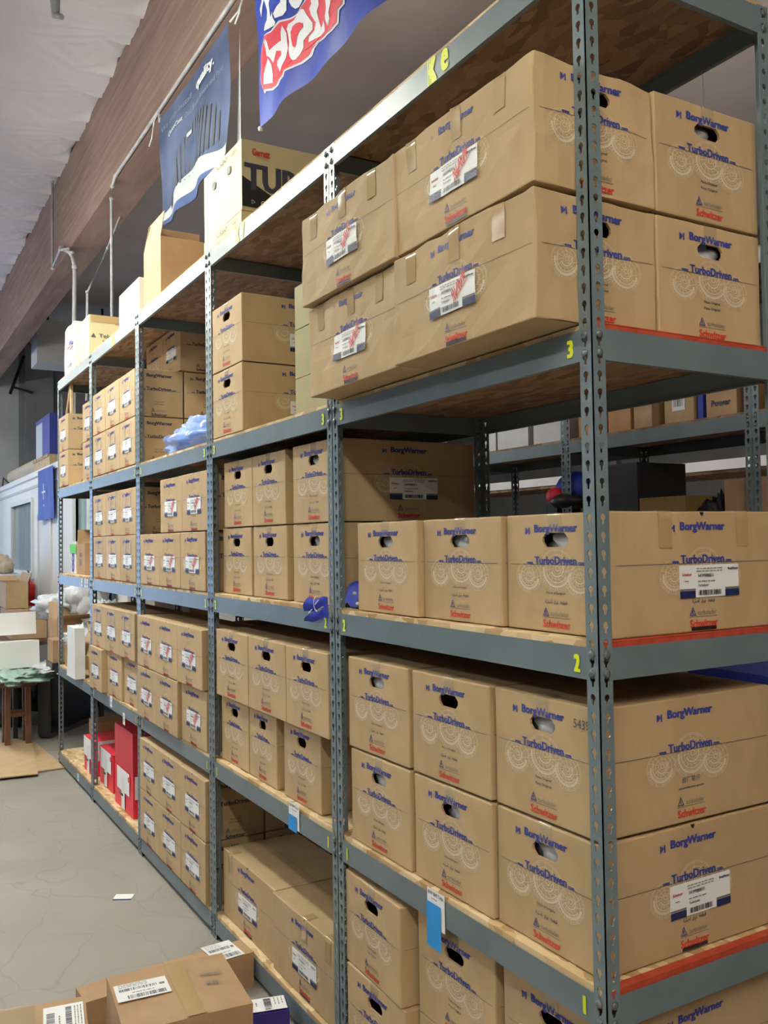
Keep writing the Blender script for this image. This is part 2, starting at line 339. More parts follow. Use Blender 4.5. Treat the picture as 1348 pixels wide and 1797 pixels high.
# ------------------------------------------------------------------ the turbo cartons
CW, CD, CH = .36, .57, .285
def carton_mesh(name, W, D, H, pr_short, pr_long, holes=True, amp=.0015, seed=0, slot_long=False, slot_short=False, card=None):
    mb = MB(); card = card or M_CARD; sd = Vector((seed * 3.1, seed * 1.7, seed))
    def disp(p):
        p = Vector(p); q = noise.noise_vector(p * 5 + sd) * amp
        if amp > .003: q += noise.noise_vector(p * 14 + sd) * amp * .5
        r = .004; hx, hy = W / 2 - r, D / 2 - r
        c = Vector((max(-hx, min(hx, p.x)), max(-hy, min(hy, p.y)), max(r, min(H - r, p.z)))); d = p - c
        if d.length > r and d.length > 1e-6: d = d * (1 - (d.length - r) / d.length) if (abs(d.x) > 1e-6) + (abs(d.y) > 1e-6) + (abs(d.z) > 1e-6) > 1 else d
        p = c + d
        e = max(0, p.z / H - .8) * 5
        q.z = q.z * .5 - (amp * 1.6 * e * abs(noise.noise(p * 7 + sd)))
        if p.z < .01: q.z = max(q.z, 0)
        return p + q
    hx, r, v0, v1 = .044, .012, -.080, -.046
    def face(U, V, O, N, hw, hole, slot):
        us = sorted(set([-hw, -hw + .004, hw - .004, hw] + [round(x, 4) for x in frange(-hw + .03, hw - .03, 8)] + ([-hx, -hx + r, hx - r, hx] if hole else [])))
        vs_ = sorted(set([-H, -H + .004, -.004, 0] + [round(x, 4) for x in frange(-H + .03, -.03, 6)] + ([v0, v0 + r, v1 - r, v1] if hole else [])))
        if hole: us = [u for u in us if not (abs(u) < hx and u not in (-hx + r, hx - r))]; vs_ = [v for v in vs_ if not (v0 < v < v1 and v not in (v0 + r, v1 - r))]
        P = lambda u, v, d=0: O + U * u + V * v + N * d
        for j in range(len(vs_) - 1):
            for i in range(len(us) - 1):
                a, b, c, d = us[i], us[i + 1], vs_[j], vs_[j + 1]
                q = [(a, c), (b, c), (b, d), (a, d)]
                if hole and a >= -hx - 1e-6 and b <= hx + 1e-6 and c >= v0 - 1e-6 and d <= v1 + 1e-6:
                    cl = a < -hx + r / 2; cr_ = b > hx - r / 2; cb = c < v0 + r / 2; ct = d > v1 - r / 2
                    if (cl or cr_) and (cb or ct):
                        k = {(1, 1): [0, 1, 3], (0, 1): [0, 1, 2], (1, 0): [0, 2, 3], (0, 0): [1, 2, 3]}[(int(cl), int(cb))]
                        mb.face([P(*q[t]) for t in k], card)
                    continue
                mb.face([P(*t) for t in q], card)
        if hole:
            oc = [(-hx + r, v0), (hx - r, v0), (hx, v0 + r), (hx, v1 - r), (hx - r, v1), (-hx + r, v1), (-hx, v1 - r), (-hx, v0 + r)]
            for i in range(8):
                a, b = oc[i], oc[(i + 1) % 8]
                mb.face([P(*a), P(*b), P(*b, -.006), P(*a, -.006)], M_CARD2)
        if slot:
            t = .0012; pr = Print(); pr.rect(-.042, .042, -H + .004, -H + .014, M_BLACK, t); pr.poly([(-.006, 0), (-.004, -.008), (.002, -.011), (.006, -.004), (.008, 0)], M_BLACK, t)
            pr.put(mb, lambda u, v, l: P(u, v, l))
    X, Y, Z = Vector((1, 0, 0)), Vector((0, 1, 0)), Vector((0, 0, 1))
    FR = [(X, Z, Vector((0, -D / 2, H)), -Y, W / 2, holes, slot_short), (Y, Z, Vector((W / 2, 0, H)), X, D / 2, False, slot_long),
          (-X, Z, Vector((0, D / 2, H)), Y, W / 2, holes, slot_short), (-Y, Z, Vector((-W / 2, 0, H)), -X, D / 2, False, slot_long)]
    for f in FR: face(*f)
    # lid: two flaps meeting along the middle, a narrow dark gap and the tape over it
    hw, hd = W / 2, D / 2; xs = [-hw, -hw + .004] + frange(-hw + .03, -.03, 3) + [-.0015, .0015] + frange(.03, hw - .03, 3) + [hw - .004, hw]
    ys = [-hd, -hd + .004] + frange(-hd + .03, hd - .03, 8) + [hd - .004, hd]
    for i in range(len(xs) - 1):
        for j in range(len(ys) - 1):
            m = M_CARDIN if abs(xs[i] + xs[i + 1]) < 1e-6 else card
            mb.face([(xs[i], ys[j], H), (xs[i + 1], ys[j], H), (xs[i + 1], ys[j + 1], H), (xs[i], ys[j + 1], H)], m)
    mb.face([(-hw, -hd, 0), (-hw, hd, 0), (hw, hd, 0), (hw, -hd, 0)], card)
    for i, f in enumerate(FR):
        pr = (pr_short, pr_long)[i % 2]
        if pr: pr.put(mb, lambda u, v, l: f[2] + f[0] * u + f[1] * v + f[3] * (l + .0006))
    mb.v = [tuple(disp(p)) for p in mb.v]
    me = mb.mesh(name); DISP[me] = disp; return me
DISP = {}; CONF = {}
def conform(me, side, src, u, v, lift, W, D, H, key):
    k = (me.name, side, src.name, round(u, 3), round(v, 3))
    if k in CONF: return CONF[k]
    n = src.copy(); disp = DISP[me]
    O, U, N = {'short': ((0, -D / 2, H), (1, 0, 0), (0, -1, 0)), 'long': ((W / 2, 0, H), (0, 1, 0), (1, 0, 0)), 'shortback': ((0, D / 2, H), (-1, 0, 0), (0, 1, 0)), 'longback': ((-W / 2, 0, H), (0, -1, 0), (-1, 0, 0))}[side]
    O, U, N = Vector(O), Vector(U), Vector(N)
    for vt in n.vertices:
        x, y, z = vt.co; h = v + z; ins = max(0, y) if y > .0005 else 0      # ins: how far the point lies in over the top face
        top = ins > 0 or h > 0
        base = O + U * (u + x) - N * ins + Vector((0, 0, min(h, 0)))
        vt.co = disp(base) + (Vector((0, 0, lift)) if top else N * (lift + max(0, -y) * 1.0)) + (N * lift if (top and ins < .002) else Vector((0, 0, 0)))
    CONF[k] = n; return n
pS = {k: turbo_print(k, CW / 2) for k in ('fr', 'es')}; pL = {k: turbo_print(k, CD / 2) for k in ('fr', 'es', 'cn')}
CM = {'fr': carton_mesh('turbo_carton', CW, CD, CH, pS['fr'], pL['cn']), 'es': carton_mesh('turbo_carton', CW, CD, CH, pS['es'], pL['cn'], seed=4),
      'worn': carton_mesh('turbo_carton', CW, CD, CH, pS['es'], pL['es'], amp=.0075, seed=2, slot_long=True), 'worn2': carton_mesh('turbo_carton', CW, CD, CH, pS['es'], pL['es'], amp=.0075, seed=9, slot_long=True),
      'frs': carton_mesh('turbo_carton', CW, CD, CH, pS['fr'], pL['fr'], seed=5, slot_long=True)}
MW, MD, MH = .362, .285, .275
def med_print():
    p = turbo_print('es', MW / 2); return p
pM = med_print(); pMs = turbo_print('es', MD / 2, black=True)
CM['med'] = carton_mesh('turbo_carton', MW, MD, MH, pM, pMs, holes=False, seed=6, slot_short=True)
pT = Print(); pT.l = pM.l[:]; 
M_TAPEM = mat('matt_tape', (.40, .31, .24), .45)
for u in (-.07, .05): pT.rect(u, u + .024, -.11, 0, M_TAPEM, .0009)
CM['medtape'] = carton_mesh('turbo_carton', MW, MD, MH, pT, pMs, holes=False, seed=8)
LINER = blob((0, 0, 0), (.06, .03, .04), M_PLW, 3, .5, 3, 20, 12).mesh('plastic_liner', True)
GRP = 'printed turbo cartons on the rack'
def carton(kind, x, yf, z, label, rot=0, face='S', lab=None, tapes=(), liner=None, jit=.6, sx=1, dims=None):
    """x = middle, yf = front plane; face S: short face to the aisle, L: long face to the aisle"""
    me = CM[kind]; med = kind.startswith('med'); W, D, H = (MW, MD, MH) if med else (CW, CD, CH)
    base = 0 if face == 'S' else -pi / 2
    dep = D if face == 'S' else W
    r = base + radians(rot + random.uniform(-jit, jit))
    root = empty('turbo_carton', (x, yf + dep / 2, z), r)
    body = child('box_body', me, root); body.scale = (sx, 1, 1)
    fr = {'short': ((0, -D / 2, H), 0), 'long': ((W / 2 * sx, 0, H), pi / 2), 'shortback': ((0, D / 2, H), pi), 'longback': ((-W / 2 * sx, 0, H), -pi / 2)}
    def at(o, side, u, v, out):
        (ox, oy, oz), a = fr[side]; o.location = (ox + cos(a) * u + sin(a) * out, oy + sin(a) * u - cos(a) * out, oz + v); o.rotation_euler.z = a
    lf = .0016 if kind.startswith('worn') else .0014
    if lab:
        for side, me2, u, v in lab:
            o = child('shipping_label', conform(me, side, me2, u, v, lf + (.0032 if kind.startswith('worn') else .0008), W, D, H, kind), root, 'white shipping label with navy corners' + (', scribbled over in red' if me2 is LBLS else '')); o.scale = (sx, 1, 1)
    for side, u, big in tapes:
        o = child('packing_tape', conform(me, side, TP_L if big else TP_S, u, 0, lf, W, D, H, kind), root); o.scale = (sx, 1, 1)
    if liner:
        o = child('plastic_liner', LINER, root, 'crumpled white plastic seen through the handle hole'); at(o, liner, random.uniform(-.02, .02), -.075, -.045)
    return tag(root, label, 'box', GRP)

# ------------------------------------------------------------------ room shell
W1 = 1.2192; XP = [0, -W1, -2.4375, -3.6577, -4.8775, -6.0971]; DEP = .6133
LV = [.0964, .7743, 1.4993, 2.1802, 3.0426]; BH = .0684; BT = .012
mb = MB(); mb.box(-18, 6, -9, 9, -.1, 0, M_FLOOR); struct(mb.build('floor'))
mb = MB()
CZ = 5.95
def sag(x, y):   # quilted vinyl sheet pinned along purlin lines, puckered where the beam pins it
    ph = (x + 5.24) / 1.02; k = abs(sin(pi * ph)); e = math.exp(-max(0, .55 - y) * 3.0)
    f = (ph % 1) - .5; rad = math.atan2(f, max(.02, .60 - y)); near = math.exp(-max(0, .55 - y) * 2.4)
    return CZ - .05 * k ** .7 + .026 * near * sin(rad * 26 + 2 * noise.noise(Vector((x, 0, 0)))) * min(1, abs(f) * 5) - .012 * noise.noise(Vector((x * 1.3, y * 1.3, 3)))
mb.grid(frange(-18, 6, 960), frange(-9, -1.5, 12) + frange(-1.4, .55, 30), lambda u, v: (u, v, sag(u, v)), M_CEILW)
struct(mb.build('ceiling', smooth=True))
mb = MB()
mb.grid(frange(-18, 6, 200), [.84] + frange(.9, 9, 14), lambda u, v: (u, v, CZ - .02 - .07 * abs(sin(pi * (u + 5.24) / 2.04)) ** .5), M_CEILG)
struct(mb.build('ceiling', smooth=True))
mb = MB(); mb.box(-18, 6, -9, 9, 6.1, 6.2, M_WALL); struct(mb.build('ceiling'))
mb = MB(); mb.box(-18, 6, .55, .85, 4.92, 5.93, M_BEAM); struct(mb.build('trim_1'))
mb = MB(); mb.box(-18, 6, -9.1, -9, 0, 6.1, M_WALLG); struct(mb.build('wall_left'))
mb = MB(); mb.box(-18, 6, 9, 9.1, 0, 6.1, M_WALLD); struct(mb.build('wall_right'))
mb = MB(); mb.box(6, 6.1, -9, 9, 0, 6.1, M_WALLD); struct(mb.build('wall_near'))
# far wall with a roll-up door opening (daylight), pale panel and grey block part
mb = MB()
mb.box(-18.1, -18, -9, -5, 0, 6.1, M_WALL); mb.box(-18.1, -18, -5, -1, 3.4, 6.1, M_WALL); mb.box(-18.1, -18, -1, 1.35, 0, 6.1, M_WALL)
mb.box(-18.1, -18, 1.35, 9, 0, 6.1, M_WALLG)
struct(mb.build('wall_far'))
mb = MB()
for y0, y1, z0, z1 in ((-5.1, -5, 0, 3.5), (-1, -.9, 0, 3.5), (-5.1, -.9, 3.4, 3.5)): mb.box(-18.0, -17.93, y0, y1, z0, z1, M_STEEL)
mb.box(-17.9, -17.6, -5.1, -.9, 3.4, 3.75, M_STEEL); struct(mb.build('door_1'))
ld = bpy.data.lights.new('daylight', 'AREA'); ld.shape = 'RECTANGLE'; ld.size = 3.4; ld.size_y = 4; ld.energy = 150; ld.color = (.38, .58, 1)
lo = bpy.data.objects.new('daylight', ld); COL.objects.link(lo); lo.location = (-18.25, -3, 1.7); lo.rotation_euler = (0, radians(-90), 0)
# dark steel pier and high box duct in front of the far wall
mb = MB(); mb.box(-17.99, -17.85, 1.45, 2.0, 0, 5.85, M_WALLG); struct(mb.build('trim_2'))
# lamps
for i, (x0, x1, y, z, f, c, where) in enumerate(LAMPS):
    me_ = mat('tube_glow_%d' % i, (1, 1, 1), .5, emit=c, es=TUBE * f)
    r = empty('ceiling_light', ((x0 + x1) / 2, y, z)); h = (x1 - x0) / 2
    m1 = MB(); m1.box(-h, h, -.075, .075, .03, .09, M_LAMP)
    m1.build('lamp_housing', r)
    for s in (-.05, .05):
        m1 = MB(); m1.tube([(-h + .03, s, 0), (h - .03, s, 0)], .019, me_, 8); m1.build('lamp_tube', r)
    for s in (-h + .3, h - .3):
        m1 = MB(); m1.tube([(s, 0, .09), (s, 0, 5.8 - z)], .004, M_GALV, 6); m1.build('hanging_rod', r)
    tag(r, 'twin-tube ceiling light hanging ' + where, 'light', 'twin-tube ceiling lights')

# ------------------------------------------------------------------ office built inside the hall
OY = .9
mb = MB()
def wallrects(mb, x0, x1, z0, z1, holes, y0, y1, m):
    xs = sorted({x0, x1} | {a for h in holes for a in h[:2]}); zs = sorted({z0, z1} | {a for h in holes for a in h[2:]})
    for i in range(len(xs) - 1):
        for j in range(len(zs) - 1):
            cx, cz = (xs[i] + xs[i + 1]) / 2, (zs[j] + zs[j + 1]) / 2
            if any(h[0] < cx < h[1] and h[2] < cz < h[3] for h in holes): continue
            mb.box(xs[i], xs[i + 1], y0, y1, zs[j], zs[j + 1], m)
WINS = [(-15.45, -13.25, 1.33, 2.42), (-10.0, -8.75, 1.38, 2.42)]
DOORX = (-12.75, -11.6)
wallrects(mb, -17.9, -7.6, 0, 2.78, WINS + [(DOORX[0], DOORX[1], 0, 2.2)], OY, OY + .1, M_OFF)
mb.box(-7.6, -7.5, OY, 3.6, 0, 2.78, M_OFF); mb.box(-17.9, -7.5, 3.5, 3.6, 0, 2.78, M_OFF)
mb.box(-17.95, -7.45, OY - .03, 3.63, 2.78, 2.86, M_OFF); mb.box(-17.9, -7.55, OY - .012, OY, 2.62, 2.66, M_WALL)
struct(mb.build('wall_office'))
for i, (a, b, c, d) in enumerate(WINS):
    r = empty('window_%d' % (i + 1), ((a + b) / 2, OY, (c + d) / 2)); hx, hz = (b - a) / 2, (d - c) / 2
    m1 = MB()
    for q in ((-hx - .06, -hx, -hz - .06, hz + .06), (hx, hx + .06, -hz - .06, hz + .06), (-hx, hx, hz, hz + .06), (-hx - .08, hx + .08, -hz - .1, -hz)): m1.box(q[0], q[1], -.035, .06, q[2], q[3], M_OFFW)
    if i == 1: m1.box(.1, .14, -.02, .05, -hz, hz, M_OFFW)
    m1.build('window_frame', r)
    m1 = MB(); m1.box(-hx, hx, .03, .036, -hz, hz, glass_green() if i else M_GLASS); m1.build('window_pane', r); struct(r)
r = empty('door_2', ((DOORX[0] + DOORX[1]) / 2, OY, 0)); h = (DOORX[1] - DOORX[0]) / 2
m1 = MB(); m1.box(-h + .05, h - .05, .0, .045, .02, 2.13, M_DOORC); m1.build('door_leaf', r)
m1 = MB(); m1.box(-h, -h + .05, -.02, .1, 0, 2.2, M_DOORC); m1.box(h - .05, h, -.02, .1, 0, 2.2, M_DOORC); m1.box(-h, h, -.02, .1, 2.14, 2.2, M_DOORC); m1.build('door_frame', r)
m1 = MB(); m1.tube([(h - .14, 0, 1.0), (h - .14, -.05, 1.0)], .012, M_GALV); m1.sphere((h - .14, -.07, 1.0), .03, M_GALV); m1.build('door_handle', r); struct(r)
# inside the office: a lit counter shape and pale floor things seen through the glass
mb = MB(); mb.box(-15.4, -13.3, 2.6, 3.2, 0, .95, M_OFFW); mb.box(-15.4, -13.3, 3.2, 3.25, .95, 1.5, M_WALL); o = mb.build('counter'); tag(o, 'pale counter inside the office, seen through the left window', 'counter')

# ------------------------------------------------------------------ shelving rack
PITCH = .0381; FW = .038
def keyhole():
    pts = []
    for i in range(9):
        a = radians(-60 + 300 * i / 8); pts.append((.0078 * cos(a), .0045 + .0078 * sin(a)))
    # close with slot below
    pts += [(-.0035, -.0105), (0, -.0125), (.0035, -.0105)]
    return pts
KH = keyhole()
def panel(mb, fn, w_, H_, m):
    """punched steel strip: fn(u in 0..w, v height, depth)"""
    n = int(round(H_ / PITCH)); out = [(0, 0), (w_, 0), (w_, PITCH), (0, PITCH)]; c = (w_ / 2 + .002, PITCH / 2)
    hole = [(c[0] + x, c[1] + y) for x, y in KH]
    allp = out + hole
    tri = tessellate_polygon([[Vector((x, y, 0)) for x, y in out], [Vector((x, y, 0)) for x, y in hole[::-1]]])
    allp = out + hole[::-1]; t = .0025; nh = len(hole)
    for k in range(n):
        v0 = k * PITCH
        mb.add([fn(x, y + v0, 0) for x, y in allp], [tuple(q) for q in tri], m)
        mb.add([fn(x, y + v0, t) for x, y in allp], [tuple(q) for q in tri], m)
        hp = allp[4:]
        mb.add([fn(x, y + v0, 0) for x, y in hp] + [fn(x, y + v0, t) for x, y in hp], [(i, (i + 1) % nh, nh + (i + 1) % nh, nh + i) for i in range(nh)], m)
    Hh = n * PITCH
    for u in (0, w_): mb.face([fn(u, 0, 0), fn(u, Hh, 0), fn(u, Hh, t), fn(u, 0, t)], m)
    mb.face([fn(0, Hh, 0), fn(w_, Hh, 0), fn(w_, Hh, t), fn(0, Hh, t)], m)
def post_mesh(kind, H_):
    mb = MB()
    def L(sx):
        panel(mb, lambda u, v, d: (sx * u, d, v), FW, H_, M_STEELP)       # front flange
        panel(mb, lambda u, v, d: (sx * d, u, v), FW, H_, M_STEELP)       # side flange
    if kind == 'corner_right': L(-1)
    elif kind == 'corner_left': L(1)
    else: L(-1); L(1)
    mb.box(-.03 if kind != 'corner_left' else 0, .03 if kind != 'corner_right' else 0, .004, .036, 0, .003, M_BLACK)
    return mb.mesh('post')
PH = 3.048
PM = {k: post_mesh(k, PH) for k in ('corner_right', 'corner_left', 'tee')}
def beam_x(L_, rivets=True):       # along x, face towards -Y at y=0
    mb = MB(); prof = [(0, 0), (0, -BH), (.014, -BH), (.014, -BH + .002), (.002, -BH + .002), (.002, -.012), (.016, -.012), (.016, -.010), (.002, -.010), (.002, 0)]
    n = len(prof)
    vs_ = [(x, y, z) for x in (0, L_) for y, z in prof]
    mb.add(vs_, [(i, (i + 1) % n, n + (i + 1) % n, n + i) for i in range(n)], M_STEEL)
    if rivets:
        for x in (-.018, L_ + .018):
            for z in (-.014, -.053):
                mb.sphere((x, -.0035, z), (.0085, .004, .0085), M_RIVET, 12, 6); mb.box(min(x, 0 if x < 0 else L_), max(x, 0 if x < 0 else L_), .0025, .0045, z - .012, z + .012, M_STEEL)
    return mb.mesh('beam')
BX = beam_x(W1 - 2 * FW); BXR = BX; BY = beam_x(DEP - 2 * FW)
def rack(x0, y0, nb, label, levels, H_, pm, w1=W1, xs=None, detail=True):
    xs = xs or [x0 - w1 * i for i in range(nb + 1)]
    root = empty('shelving_rack', (xs[0], y0, 0))
    for i, x in enumerate(xs):
        k = 'corner_right' if i == 0 else ('corner_left' if i == nb else 'tee')
        o = link('post', pm[k], root, (x - xs[0], 0, 0))
        k2 = {'corner_right': 'corner_left', 'corner_left': 'corner_right', 'tee': 'tee'}[k]
        o = link('post', pm[k2], root, (x - xs[0], DEP, 0), pi)
    bm_ = {}
    for i in range(nb):
        for li, z in enumerate(levels):
            Lb = xs[i] - xs[i + 1] - 2 * FW
            key = round(Lb, 4)
            if key not in bm_: bm_[key] = beam_x(Lb)
            f = link('beam', bm_[key], root, (xs[i + 1] - xs[0] + FW, .0, z)); f.delta_location = (0, .0, 0)
            link('beam', bm_[key], root, (xs[i] - xs[0] - FW, DEP, z), pi)
            RB[(i, li)] = f
    for i, x in enumerate(xs):
        for li, z in enumerate(levels):
            if i in (0, nb):
                s = 1 if i == 0 else -1
                link('beam', BY, root, (x - xs[0], FW if s > 0 else DEP - FW, z), pi / 2 * s)
            elif detail: 
                o = link('beam', BY, root, (x - xs[0] - .004, FW, z), pi / 2)
    tag(root, label, 'shelf'); return root, xs
RB = {}
rk, XS = rack(0, 0, 5, 'tall grey five-bay steel shelving rack with keyhole posts and chipboard shelves, full of cartons', LV, PH, PM, xs=XP)
for i in range(5):
    for li, z in enumerate(LV):
        xa, xb = XS[i + 1] + .004, XS[i] - .004; mb = MB()
        z0 = z - .009; z1 = z + BT
        def hz(x, y): return z1 + .0015 * noise.noise(Vector((x * 9, y * 9, li)))
        nx = 14
        xs2 = frange(xa, xb, nx); cut = .042
        mb.grid(xs2, [.005, .05, .3, DEP - .005], lambda u, v: (u, v, hz(u, v)), M_OSB)
        mb.grid(xs2, [0, 1], lambda u, v: (u, .005, z0 + v * (hz(u, .005) - z0)), M_OSB)
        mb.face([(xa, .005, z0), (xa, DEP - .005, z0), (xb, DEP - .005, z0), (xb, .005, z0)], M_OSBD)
        mb.face([(xa, DEP - .005, z0), (xa, DEP - .005, z1), (xb, DEP - .005, z1), (xb, DEP - .005, z0)], M_OSB)
        red = M_REDP if (i == 0 and li in (1, 2, 3)) else M_OSB
        mb.face([(xb, .005, z0), (xb, DEP - .005, z0), (xb, DEP - .005, z1), (xb, .005, z1)], red)
        mb.face([(xa, .005, z0), (xa, .005, z1), (xa, DEP - .005, z1), (xa, DEP - .005, z0)], M_OSB)
        if red is M_REDP:
            mb.box(xb - .022, xb + .001, FW + .004, DEP - FW - .004, z1 - .001, z1 + .0015, M_REDP)
        o = mb.build('shelf_board', rk); o.location = -rk.location
# number decals and tags: children of the beam they stick to
def on_beam(i, li, u_from_right, mbfn, name, label):
    f = RB[(i, li)]; mb = MB(); mbfn(mb); o = mb.build(name, f); L_ = XS[i] - XS[i + 1] - 2 * FW; o.location = (L_ - u_from_right, -.0012, 0); o['label'] = label
def decal(ch, wd=.021, ht=.036, zc=-.036, bold=.06):
    def f(mb):
        p = Print(); p.text(ch, 0, -ht / 2, wd, ht, M_YEL, bold, .0004); p.flat(mb, (0, 0, zc), (1, 0, 0), (0, 0, 1), (0, -1, 0))
    return f
for li, ch in ((1, '1'), (2, '2'), (3, '3')):
    for i in range(4):
        wd = .009 if ch == '1' else .020
        on_beam(i, li, .028, decal(ch, wd), 'number_decal', 'yellow stick-on number ' + ch)
        if i: on_beam(i, li, W1 - 2 * FW - .03, decal(ch, wd), 'number_decal', 'yellow stick-on number ' + ch)
    on_beam(0, li, W1 - 2 * FW - .03, decal(ch, wd), 'number_decal', 'yellow stick-on number ' + ch)
on_beam(0, 4, .55, decal('K', .045, .064, -.034, .08), 'number_decal', 'large yellow stick-on letter K'); on_beam(0, 4, .49, decal('e', .036, .055, -.032, .06), 'number_decal', 'large yellow stick-on character')
on_beam(1, 4, .80, decal('K', .04, .06, -.034, .08), 'number_decal', 'large yellow stick-on letter K')
on_beam(1, 4, .74, decal('7', .03, .06, -.034, .06), 'number_decal', 'large yellow stick-on number 7')
on_beam(3, 4, .52, decal('K8', .07, .06, -.034, .08), 'number_decal', 'large yellow stick-on code K8')
def ptag(wd, ht, zc, note=None, txt='BV39 BRM Turbo'):
    def f(mb):
        p = Print(); p.rect(-wd / 2, wd / 2, zc - ht / 2, zc + ht / 2, M_WHITE, .001)
        if note: p.rect(-wd / 2 * 1.0, wd * .3, note[0], note[1], M_LBLUE, .003)
        if txt: p.text(txt, 0, zc + ht / 2 - .016, wd * .85, .010, M_INKD, .01, .0015); p.lines(-wd * .25, wd * .25, zc + ht / 2 - .026, 1, .01, M_INKG, .0015)
        else: p.bars(-wd / 3, wd / 3, zc - ht / 4, zc, M_INKG, 6, 2, .0015); p.rect(-wd / 4, wd / 4, zc + ht / 5, zc + ht / 4, M_INKG, .0015)
        p.flat(mb, (0, 0, 0), (1, 0, 0), (0, 0, 1), (0, -1, 0))
    return f
# ------------------------------------------------------------------ writing the cartons onto the shelves
Zs = [l + BT + .002 for l in LV]
B1, B2, B3, B4, B5 = 'in the nearest bay', 'in the second bay', 'in the third bay', 'in the fourth bay', 'in the far end bay'
# bay 1, shelf 3 (top): protruding stacks
for lv, z, k in (('lower', Zs[3], 'worn'), ('upper', Zs[3] + .291, 'worn2')):
    carton(k, -.326, -.118 + (.004 if lv == 'upper' else 0), z, '%s large worn carton jutting out next to the end post, red-scribbled label' % lv, face='L',
           lab=[('long', LBLS, -.01, -.165)], tapes=[('long', -.2, 1), ('long', .0, 1), ('long', .17, 1)], jit=.2)
    carton('es', -.326, .249, z, '%s rearmost carton at the rack end above the highest red shelf edge' % lv, face='L', liner='shortback', tapes=[('shortback', 0, 0)], jit=.2)
    carton('worn2' if lv == 'lower' else 'worn', -.889, -.103 - (.018 if lv == 'upper' else 0), z - (.0 if lv == 'lower' else .004), '%s dented carton jutting out left of the large protruding stack, red-scribbled label' % lv, face='L',
           lab=[('long', LBLS, -.005, -.165)], tapes=[('long', -.2, 1), ('long', .0, 1), ('long', .17, 1)], jit=.2)
# bay 1, shelf 2
n3 = ['left', 'middle', 'right']
carton('fr', -.927, .028, Zs[2], 'left carton of the single row on the nearest bay\'s eye-level shelf', liner='short', tapes=[('short', 0, 0)])
carton('fr', -.562, .045, Zs[2], 'middle carton of the single row on the nearest bay\'s eye-level shelf', liner='short', tapes=[('short', 0, 0)])
carton('frs', -.195, .056, Zs[2], 'corner carton of the single row on the nearest bay\'s eye-level shelf', liner='short', tapes=[('short', 0, 0), ('long', -.12, 1), ('long', .14, 1)], lab=[('long', LBL, .02, -.165)], jit=.1)
for o in COL.objects:
    if 'single row' in o.get('label', ''): o.scale.z = .972
# bay 1, shelf 1
for row, z, xs_ in (('lower', Zs[1], (-.968, -.592, -.222)), ('upper', Zs[1] + .291, (-.978, -.596, -.222))):
    for i, x in enumerate(xs_):
        cn = i == 2; k = ('frs' if row == 'lower' else 'es') if cn else 'fr'
        carton(k, x, (.016, .02, .03)[i], z, '%s %s carton of six on the nearest bay\'s lower shelf%s' % (row, n3[i], (', %s' % ('label on its long side' if row == 'lower' else 'handwriting beside its logo')) if cn else ''),
               tapes=[('short', 0, 0)], liner='short' if (row == 'lower' or i != 1) else None, lab=[('long', LBL, .02, -.165)] if cn and row == 'lower' else None, jit=.5 if not cn else .1)
for o in list(COL.objects):
    if 'handwriting' in o.get('label', ''):
        p = Print(); p.text('5439', .135, -.05, .05, .02, M_INKD, .0, .0035); m1 = MB(); p.flat(m1, (0, -CD / 2, CH), (1, 0, 0), (0, 0, 1), (0, -1, 0)); m1.build('marker_writing', o)
# bay 1, bottom shelf
for row, z, xs_ in (('bottom', Zs[0], (-.985, -.61, -.222)), ('upper', Zs[0] + .2865, (-.99, -.61, -.222))):
    for i, x in enumerate(xs_):
        carton('es', x, (.0, .035, .04)[i], z, '%s-row %s carton on the nearest bay\'s lowest shelf' % (row, n3[i]), rot=(-2 if i == 0 and row == 'upper' else 0), tapes=[('short', 0, 0)], jit=.3)
# bay 2
for row, z in (('lower', Zs[3]), ('upper', Zs[3] + .288)):
    carton('fr', -2.216, .004, z, '%s carton of the stack by the post on the second bay\'s top shelf' % row, lab=[('long', LBL, .03, -.19)], tapes=[('short', 0, 0)], jit=.2)
for row, z, xr, yy in (('lower', Zs[2], ((-2.395, -2.055), (-2.035, -1.695), (-1.64, -1.275)), .045), ('upper', Zs[2] + .287, ((-2.36, -2.03), (-2.025, -1.695), (-1.625, -1.27)), .04)):
    for i, (a, b) in enumerate(xr):
        carton('fr', (a + b) / 2, yy, z, '%s %s carton of six on the second bay\'s eye-level shelf' % (row, n3[i]), tapes=[('short', 0, 0)], sx=(b - a) / CW, jit=.3, liner='short' if i == 2 else None,
               lab=[('long', LBL, .02, -.17)] if i == 2 else None)
for row, z, xr, yy in (('lower', Zs[1], ((-2.39, -2.07), (-2.062, -1.775), (-1.712, -1.40)), .03), ('upper', Zs[1] + .30, ((-2.37, -1.995), (-1.99, -1.625), (-1.62, -1.275)), -.0)):
    for i, (a, b) in enumerate(xr):
        carton('fr', (a + b) / 2, yy, z - (.014 if row == 'upper' else 0), '%s %s carton of six on the second bay\'s lower shelf' % (row, n3[i]), tapes=[('short', 0, 0)], sx=(b - a) / CW, jit=.4, rot=-1 if i == 1 and row == 'lower' else 0)
carton('frs', -2.114, .035, Zs[0], 'left of two large cartons, long side out, on the second bay\'s lowest shelf', face='L', lab=[('long', LBL, .0, -.17)], tapes=[('long', -.2, 1)], jit=.3)
carton('frs', -1.535, .022, Zs[0], 'right of two large cartons, long side out, on the second bay\'s lowest shelf', face='L', lab=[('long', LBL, .0, -.17)], tapes=[('long', .0, 1), ('long', .19, 1)], jit=.3)
for i, x in enumerate((-1.80, -1.432)):
    for row, z in (('lower', Zs[0]), ('upper', Zs[0] + MH + .003)):
        carton('med', x, .402, z, '%s %s labelled carton behind the second bay\'s two large low ones' % (row, n3[i * 2]), lab=[('short', LBL, 0, -.13)], jit=.1)
